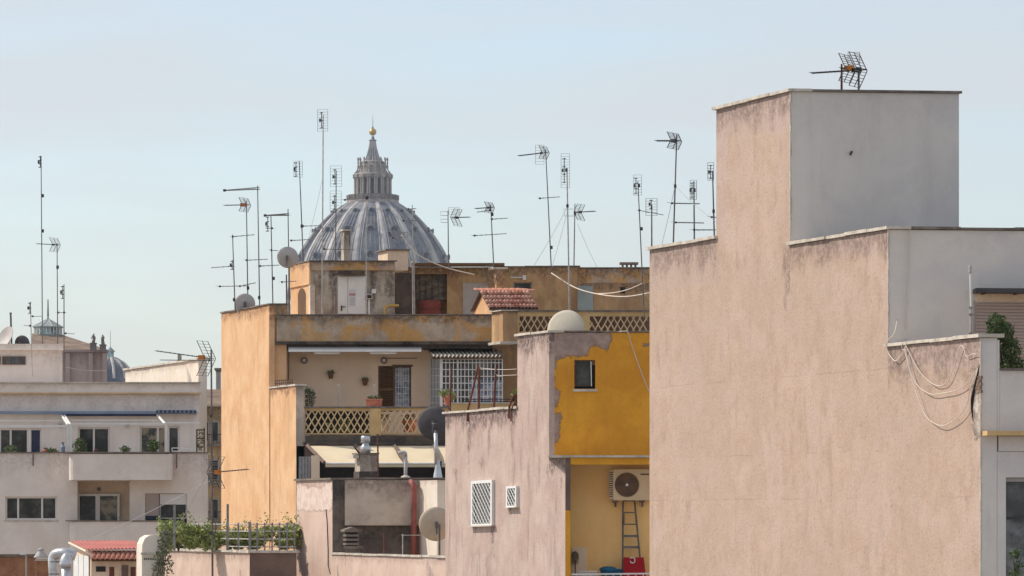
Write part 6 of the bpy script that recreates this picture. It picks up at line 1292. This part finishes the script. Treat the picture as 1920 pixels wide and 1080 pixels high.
piece('wall', M['old_brick'], wl, lambda m: m.pbox(-60, 1044, 66, 1200, 104, .3)); piece('coping', M['coping_dark'], wl, lambda m: m.pbox(-62, 1039, 68, 1043.8, 103.95, .4))
pb = thing('garden_tap_post', 'small white post lamp before the orange brick wall', 'post', W(48, 1120, 103)); piece('post', M['mast_pale'], pb, lambda m: m.tube([W(49, 1120, 103), W(49, 1042, 103)], .018, 6)); piece('head', M['white_metal'], pb, lambda m: m.pbox(37, 1036.5, 48, 1040, 103, .1))
# ================================================================== aerials
EL = V((.45, .89, 0))                    # direction in which the rods of the aerials lie
def aerial(label, base, top, Y, feats, r=.02, mt='mast', group='television aerials on the rooftops'):
    b, t = W(base[0], base[1], Y), W(top[0], top[1], Y)
    root = thing('tv_aerial', label, 'aerial', b, group); q_ = Y / 130
    piece('mast', M[mt], root, lambda m: m.tube([b, (b + t) / 2, t], [r * .9, r * .82, r * .68], 8))
    for f in feats:
        k = f[0]
        if k == 'bar':            # thin crossing boom with short rods
            _, y0, x0, y1, x1 = f; p, q = W(x0, y0, Y - .03), W(x1, y1, Y - .03)
            bm = piece('boom', M['ant_wire'], root, lambda m: m.tube([p, q], .011, 5))
            n = max(3, int(abs(x1 - x0) / 9))
            for i in range(n): c = p.lerp(q, (i + .3) / n); L_ = .22 - .09 * i / n; piece('rod', M['ant_wire'], bm, lambda m: m.tube([c - EL * L_, c + EL * L_], .005, 4))
            piece('clamp', M['ant_dark'], bm, lambda m: m.box(p.lerp(q, .06), (.055 * q_, .05, .055 * q_)))
        elif k == 'ticks':        # stacked bow-tie dipoles on a vertical carrier
            _, x, y0, y1, n = f; w = 3.4
            bm = piece('carrier', M['ant_dark'], root, lambda m: m.tube([W(x, y0, Y - .05), W(x, y1, Y - .05)], .013 * q_, 6))
            for i in range(n):
                y = y0 + (y1 - y0) * (i + .1) / max(1, n - .8); piece('dipole', M['ant_dark'], bm, lambda m: m.bar(W(x - w, y + .6, Y - .07), W(x + w * .8, y, Y - .05), .022 * q_))
            piece('feed_box', M['ant_dark'], bm, lambda m: m.box(W(x - 3, (y0 + y1) / 2, Y - .08), (.055 * q_, .05, .1 * q_)))
        elif k == 'panel':        # wire grid reflector
            _, x0, y0, x1, y1 = f
            bm = piece('reflector_frame', M['ant_wire'], root, lambda m: (m.tube([W(x0, y0, Y + .06), W(x0, y1, Y + .06)], .007, 4), m.tube([W(x1, y0, Y + .06), W(x1, y1, Y + .06)], .007, 4)))
            n = max(3, int((y1 - y0) / 5))
            for i in range(n + 1): y = y0 + (y1 - y0) * i / n; piece('grid_wire', M['ant_wire'], bm, lambda m: m.tube([W(x0, y, Y + .06), W(x1, y, Y + .06)], .005, 4))
        elif k == 'log':          # log periodic double boom
            _, y0, x0, y1, x1 = f; p, q = W(x0, y0, Y - .03), W(x1, y1, Y - .03); dz = V((0, 0, .03))
            bm = piece('boom', M['mast'], root, lambda m: (m.tube([p + dz * .2, q + dz], .012, 5), m.tube([p - dz * .2, q - dz], .012, 5)))
            for i in range(12): c = p.lerp(q, .03 + i / 13); L_ = .06 + .25 * i / 12; piece('rod', M['ant_wire'], bm, lambda m: m.tube([c - EL * L_, c + EL * L_], .006, 4))
            piece('end_cap', M['ant_dark'], bm, lambda m: m.box(p, (.08, .06, .07)))
        elif k == 'yagi':         # boom with directors and a V-shaped wire reflector
            _, x, y, s, ln, wing, orange, tilt = f; hub = W(x, y, Y - .04); tip = W(x + s * ln, y + tilt, Y - .04)
            bm = piece('boom', M['ant_wire'] if orange else M['ant_dark'], root, lambda m: m.tube([hub - (tip - hub).normalized() * .1, tip], .013, 6))
            n = min(10, max(5, int(ln / 5)))
            for i in range(n):
                c = hub.lerp(tip, .25 + .75 * i / (n - .9)); piece('director', M['ant_dark'], bm, lambda m: (m.tube([c - EL * .13, c + EL * .13], .008, 4), m.box(c, (.022, .022, .034))))
            cb_ = hub.lerp(tip, .16); piece('dipole_box', M['orange_plastic'] if orange else M['ant_dark'], bm, lambda m: m.box(cb_, (.17 if orange else .09, .09, .1 if orange else .07)))
            w_ = mm(wing, Y); back = V((-s * .62, 0, 0)); sg = V((s, 0, 0))
            for up in (1, -1):
                rf = piece('reflector_wing', M['ant_dark'], root, lambda m: m.tube([hub, hub + V((s * w_ * .45, 0, up * w_))], .009, 5))
                for o in (-.26, .26): piece('spar', M['ant_dark'], rf, lambda m: m.tube([hub + EL * o, hub + EL * o + V((s * w_ * .45, 0, up * w_))], .009, 5))
                for i in range(6):
                    c = hub + V((s * w_ * .45, 0, up * w_)) * ((i + .6) / 5.7); piece('reflector_rod', M['ant_wire'], rf, lambda m: m.tube([c - EL * .28, c + EL * .28], .007, 4))
        elif k == 'box': piece('clamp', M['ant_dark'], root, lambda m: m.box(W(f[1], f[2], Y - .05), (.075 * q_, .06, .1 * q_)))
        elif k == 'loop':         # folded rectangular rods in front of the reflector
            _, x0, y0, x1, y1 = f; piece('rod', M['ant_wire'], root, lambda m: m.tube([W(x1, y0, Y), W(x0, y0, Y), W(x0 + 1.5, y1, Y), W(x1, y1, Y)], .008, 4))
    return root
# on the white block's roof
aerial('tallest slim aerial mast at the far left above the white roof block', (80, 690, ), (77, 292), 153, [('ticks', 75.5, 293, 314, 4), ('box', 80, 367), ('box', 80, 433)], .022)
aerial('aerial with V reflector pointing left above the glazed lantern', (108.5, 690), (107, 456), 153, [('yagi', 106, 459, -1, 36, 13, False, -2), ('box', 108, 501), ('bar', 586, 109, 586, 118)], .022)
aerial('short aerial with stacked dipoles right of the V reflector aerial', (120, 715), (120, 533), 149.5, [('ticks', 117.5, 536, 560, 4), ('bar', 586, 121, 586, 109), ('bar', 625, 122, 626, 140)], .024)
aerial('shortest leftmost aerial fixed to the white roof block wall', (60.5, 706), (57, 566), 149.5, [('ticks', 56, 567, 588, 3), ('bar', 593, 60, 593, 80), ('bar', 611, 57, 610, 45)], .022, 'mast_pale')
dish('tilted satellite dish at the left edge of the white roof block', W(11, 634, 151.6), mm(23, 151.6), (-.65, -.55, .4), M['dish_grey'], post_to=W(21, 660, 151.9)); 
dish('small grey satellite dish right of the tilted one on white block', W(41, 644, 151.6), mm(15, 151.6), (.3, .9, .15), M['dish_dark'], post_to=W(41, 660, 151.9))
rt = thing('pole', 'short dark pole behind the tilted satellite dish at left', 'pole', W(21, 650, 152.2)); piece('shaft', M['mast'], rt, lambda m: m.tube([W(22, 660, 152.2), W(20, 587, 152.2)], .035, 8)); piece('tip', M['ant_dark'], rt, lambda m: m.tube([W(20, 588, 152.2), W(20, 586, 152.2)], .045, 8))
# near mast beside the apricot wall
aerial('tall near aerial mast with two orange aerials left of the apricot wall', (399, 1180), (396, 655), 104, [('yagi', 394, 672, -1, 100, 33, True, -14), ('bar', 676, 398, 675, 300), ('yagi', 398, 886, 1, 66, 30, True, -6), ('loop', 382, 838, 399, 862), ('loop', 386, 848, 412, 870), ('box', 396, 780), ('box', 396, 1000)], .03)
# on the apricot roof
ZB = 585
aerial('left of the roof aerials, with three short crossbars and a dish at its foot', (441, 586), (436, 440), 127, [('bar', 444, 434, 440, 477), ('bar', 499, 437, 502, 396), ('bar', 537, 409, 536, 466), ('ticks', 435.5, 488, 506, 2), ('box', 439, 562)])
aerial('aerial with small orange aerial and V reflector above the apricot wall', (465, 586), (462, 376), 127.4, [('yagi', 462, 384, -1, 40, 13, True, 1), ('bar', 488, 460, 486, 502), ('bar', 537, 448, 530, 480), ('box', 465, 540)])
aerial('aerial with long level boom at its top above the apricot wall', (487, 586), (483, 348), 126.6, [('log', 357, 421, 353, 487), ('box', 486, 558)])
aerial('aerial with a vertical rack of dipoles left of the round dish', (512, 586), (508, 404), 127, [('ticks', 502, 406, 434, 4), ('bar', 428, 511, 428, 499), ('bar', 469, 508, 470, 521), ('bar', 499, 486, 497, 524), ('box', 513, 522)])
aerial('aerial with level boom to the left directly behind the round dish', (543, 600), (540, 392), 127.2, [('log', 404, 497, 402, 542)])
aerial('short dark mast with one crossbar at the corner of the roof house', (538, 600), (537, 515), 126.2, [('bar', 529, 527, 527, 556)], .03)
aerial('leaning aerial with dipole rack at the left edge of the dome', (569, 500), (561, 302), 129, [('ticks', 555, 304, 331, 4), ('panel', 551, 302, 567, 332), ('bar', 424, 566, 423, 602), ('bar', 451, 544, 449, 582), ('box', 566, 424)])
aerial('tallest aerial with wire grid panel left of the dome lantern', (604, 600), (606, 215), 127.5, [('panel', 595.5, 205, 614.5, 246), ('ticks', 603, 210, 241, 3)], .024, 'mast_pale')
aerial('aerial with two stacked wire grid panels before the dome', (629, 498), (630.5, 320), 129, [('panel', 619.5, 311, 640.5, 350), ('panel', 619, 358, 640, 397), ('ticks', 628, 317, 346, 3), ('ticks', 627.5, 366, 393, 3), ('bar', 467, 605, 468, 664)])
aerial('thin pale aerial mast in front of the dome centre', (687, 600), (687, 372), 127.3, [('bar', 375, 644, 371, 694), ('box', 688, 371)], .016, 'mast_pale')
aerial('aerial with crowded level rods above the box chimney', (766, 500), (764, 436), 129.4, [('bar', 437, 728, 436, 765), ('bar', 441, 730, 440, 766), ('bar', 446, 735, 444, 766)], .018, 'mast_pale')
aerial('thin pale aerial on the right flank of the dome', (775, 520), (773, 384), 129.4, [('bar', 414, 755, 413, 782), ('bar', 392, 765, 391, 780)], .018, 'mast_pale')
aerial('aerial with tilted wire grid and boom to the right of the dome', (841, 505), (840, 395), 129.8, [('yagi', 852, 408, 1, 28, 16, False, -1), ('loop', 825, 397, 840, 404), ('loop', 826, 411, 840, 417), ('panel', 841, 389, 861, 402)])
aerial('aerial with short twin booms to the left, right of the dome', (926, 505), (920, 384), 129.8, [('yagi', 920, 389, -1, 28, 10, False, 2), ('bar', 394, 920, 398, 894), ('bar', 411, 921, 409, 952), ('bar', 442, 886, 438, 950), ('box', 923, 402)])
aerial('tall leaning aerial with long boom pointing left over the ochre roof house', (1034, 510), (1023, 280), 130.2, [('yagi', 1023, 286, -1, 50, 12, False, 6), ('bar', 372, 1010, 369, 1050), ('panel', 1004, 272, 1020, 308), ('box', 1034, 464)])
aerial('tall aerial with stacked dipole rack standing behind the cream dish', (1068, 600), (1063, 315), 124.2, [('ticks', 1058, 296, 343, 4), ('panel', 1052, 288, 1068, 352), ('box', 1064, 386), ('box', 1062, 319)], .026, 'mast_pale')
aerial('short aerial with reddish wire grid pointing right', (1076, 506), (1078, 382), 130.3, [('yagi', 1083, 398, 1, 32, 15, False, -2), ('loop', 1057, 392, 1076, 405), ('box', 1078, 400)])
aerial('leaning aerial with dipole rack left of the big blank wall', (1208, 595), (1196, 340), 122.2, [('ticks', 1192.5, 333, 364, 4), ('panel', 1188, 328, 1203, 366), ('box', 1198, 348), ('bar', 394, 1196, 403, 1244), ('box', 1203, 429)])
# on the big building's lower left roof
aerial('short aerial with faint grid panel at the left end of the big wall coping', (1222, 470), (1222, 384), 86, [('panel', 1211, 372, 1232, 404), ('ticks', 1221, 374, 392, 2)], .018)
aerial('tallest aerial with V reflector behind the left coping of the big wall', (1262, 470), (1269, 252), 85, [('yagi', 1268, 264, -1, 36, 15, False, 0), ('bar', 381, 1257, 382, 1312), ('bar', 417, 1264, 418, 1320), ('box', 1266, 349)], .018)
aerial('shorter aerial with dipole rack in the middle of the left coping', (1302, 470), (1301, 340), 84.5, [('ticks', 1297.5, 342, 372, 4), ('panel', 1294, 338, 1306, 374), ('box', 1302, 357), ('bar', 431, 1299, 431, 1342)], .018)
aerial('aerial with grid panel close to the tower edge', (1340, 470), (1336, 320), 83.5, [('panel', 1327, 305, 1338, 338), ('ticks', 1332.5, 309, 336, 3), ('box', 1338, 396), ('bar', 407, 1334, 407, 1341)], .018)
aerial('aerial with orange box and large wire reflectors on top of the grey tower', (1578, 190), (1578, 120), 80, [('yagi', 1594, 128, -1, 16, 26, True, 0), ('yagi', 1616, 131, -1, 94, 32, False, 6), ('panel', 1590, 98, 1612, 120)], .026, 'rust')
rt = thing('pole', 'short steel stub pole under the tower aerial reflectors', 'pole', W(1610, 190, 80)); piece('shaft', M['mast'], rt, lambda m: m.tube([W(1610, 190, 80), W(1610, 128, 80)], .02, 8)); piece('clamp', M['ant_dark'], rt, lambda m: m.box(W(1610, 131, 80), (.1, .08, .1)))
dish('grey round satellite dish at the left corner of the roof house', W(539, 483, 126.8), mm(20, 126.8), (.1, .97, .2), M['dish_grey'], post_to=W(542, 600, 127.0))
dish('grey satellite dish at the foot of the leftmost roof aerials', W(459, 570, 127.2), mm(19.5, 127.2), (-.1, .97, .15), M['dish_grey'], post_to=W(461, 592, 127.4))
# ropes and guy wires
def rope(label, pts, r, mt='cable_white', cat='cable', group=None):
    mb = MB(); mb.tube(smooth_path([W(*p) for p in pts], 6), r, 5); return tag(mb.build('rope' if cat == 'rope' else 'wire', M[mt], smooth=True), label, cat, group)
rope('white rope sagging from the dome side down to the ochre roof house', [(752, 440, 129.2), (775, 470, 129.2), (800, 487, 129.2), (840, 503, 129.2), (890, 515, 129.2)], .018, cat='rope')
rope('white rope in the deepest sag across the right roof house', [(1034, 512, 129.9), (1080, 540, 128), (1130, 553, 126), (1175, 556, 124), (1218, 549, 122)], .018, cat='rope')
rope('white rope in the upper shallow sag to the leaning aerial', [(1115, 551, 127), (1150, 549, 125), (1180, 542, 123.5), (1207, 530, 122.2)], .015, cat='rope')
gw = 'guy wires of the aerials'
for i, (lab, p, q) in enumerate((('thin guy wire from the tall dipole aerial down to the left', (1063, 390, 124.5), (1000, 500, 130)), ('thin guy wire from the tall dipole aerial down to the middle', (1063, 400, 124.5), (1035, 500, 130)), ('thin guy wire from the reddish grid aerial down to the right', (1083, 420, 130), (1120, 502, 130)), ('thin guy wire from the tallest panel aerial down left', (606, 330, 127.5), (580, 440, 129)),
        ('thin guy wire left of the tallest aerial on the blank wall', (1265, 352, 85), (1240, 462, 85)), ('thin guy wire from the tallest blank wall aerial to the tower', (1266, 349, 85), (1341, 415, 82)), ('pale wire slanting across the white block to the near mast', (397, 900, 104), (150, 1020, 110)), ('pale wire from the near mast to the terrace post', (398, 870, 104), (325, 1000, 111.4)), ('pale wire from the leaning wall aerial to the church', (122, 688, 149), (200, 695, 155)))):
    rope(lab, [p, ((p[0] + q[0]) / 2, (p[1] + q[1]) / 2 + 3, (p[2] + q[2]) / 2), q], .005 if i < 6 else .008, 'cable_grey', 'wire', gw)
# ================================================================== haze
hz = MB(); hz.box((0, 1550, 77.5), (3200, 3900, 157)); ho = hz.build('haze', [], kind='stuff')
hm = bpy.data.materials.new('haze_air'); hm.use_nodes = True; hn = hm.node_tree; hn.nodes.clear()
ou = hn.nodes.new('ShaderNodeOutputMaterial'); pv = hn.nodes.new('ShaderNodeVolumePrincipled')
pv.inputs['Color'].default_value = (0.86, 0.92, 1, 1); pv.inputs['Density'].default_value = 0.0001; pv.inputs['Anisotropy'].default_value = 0.2
hn.links.new(pv.outputs['Volume'], ou.inputs['Volume']); ho.data.materials.append(hm)
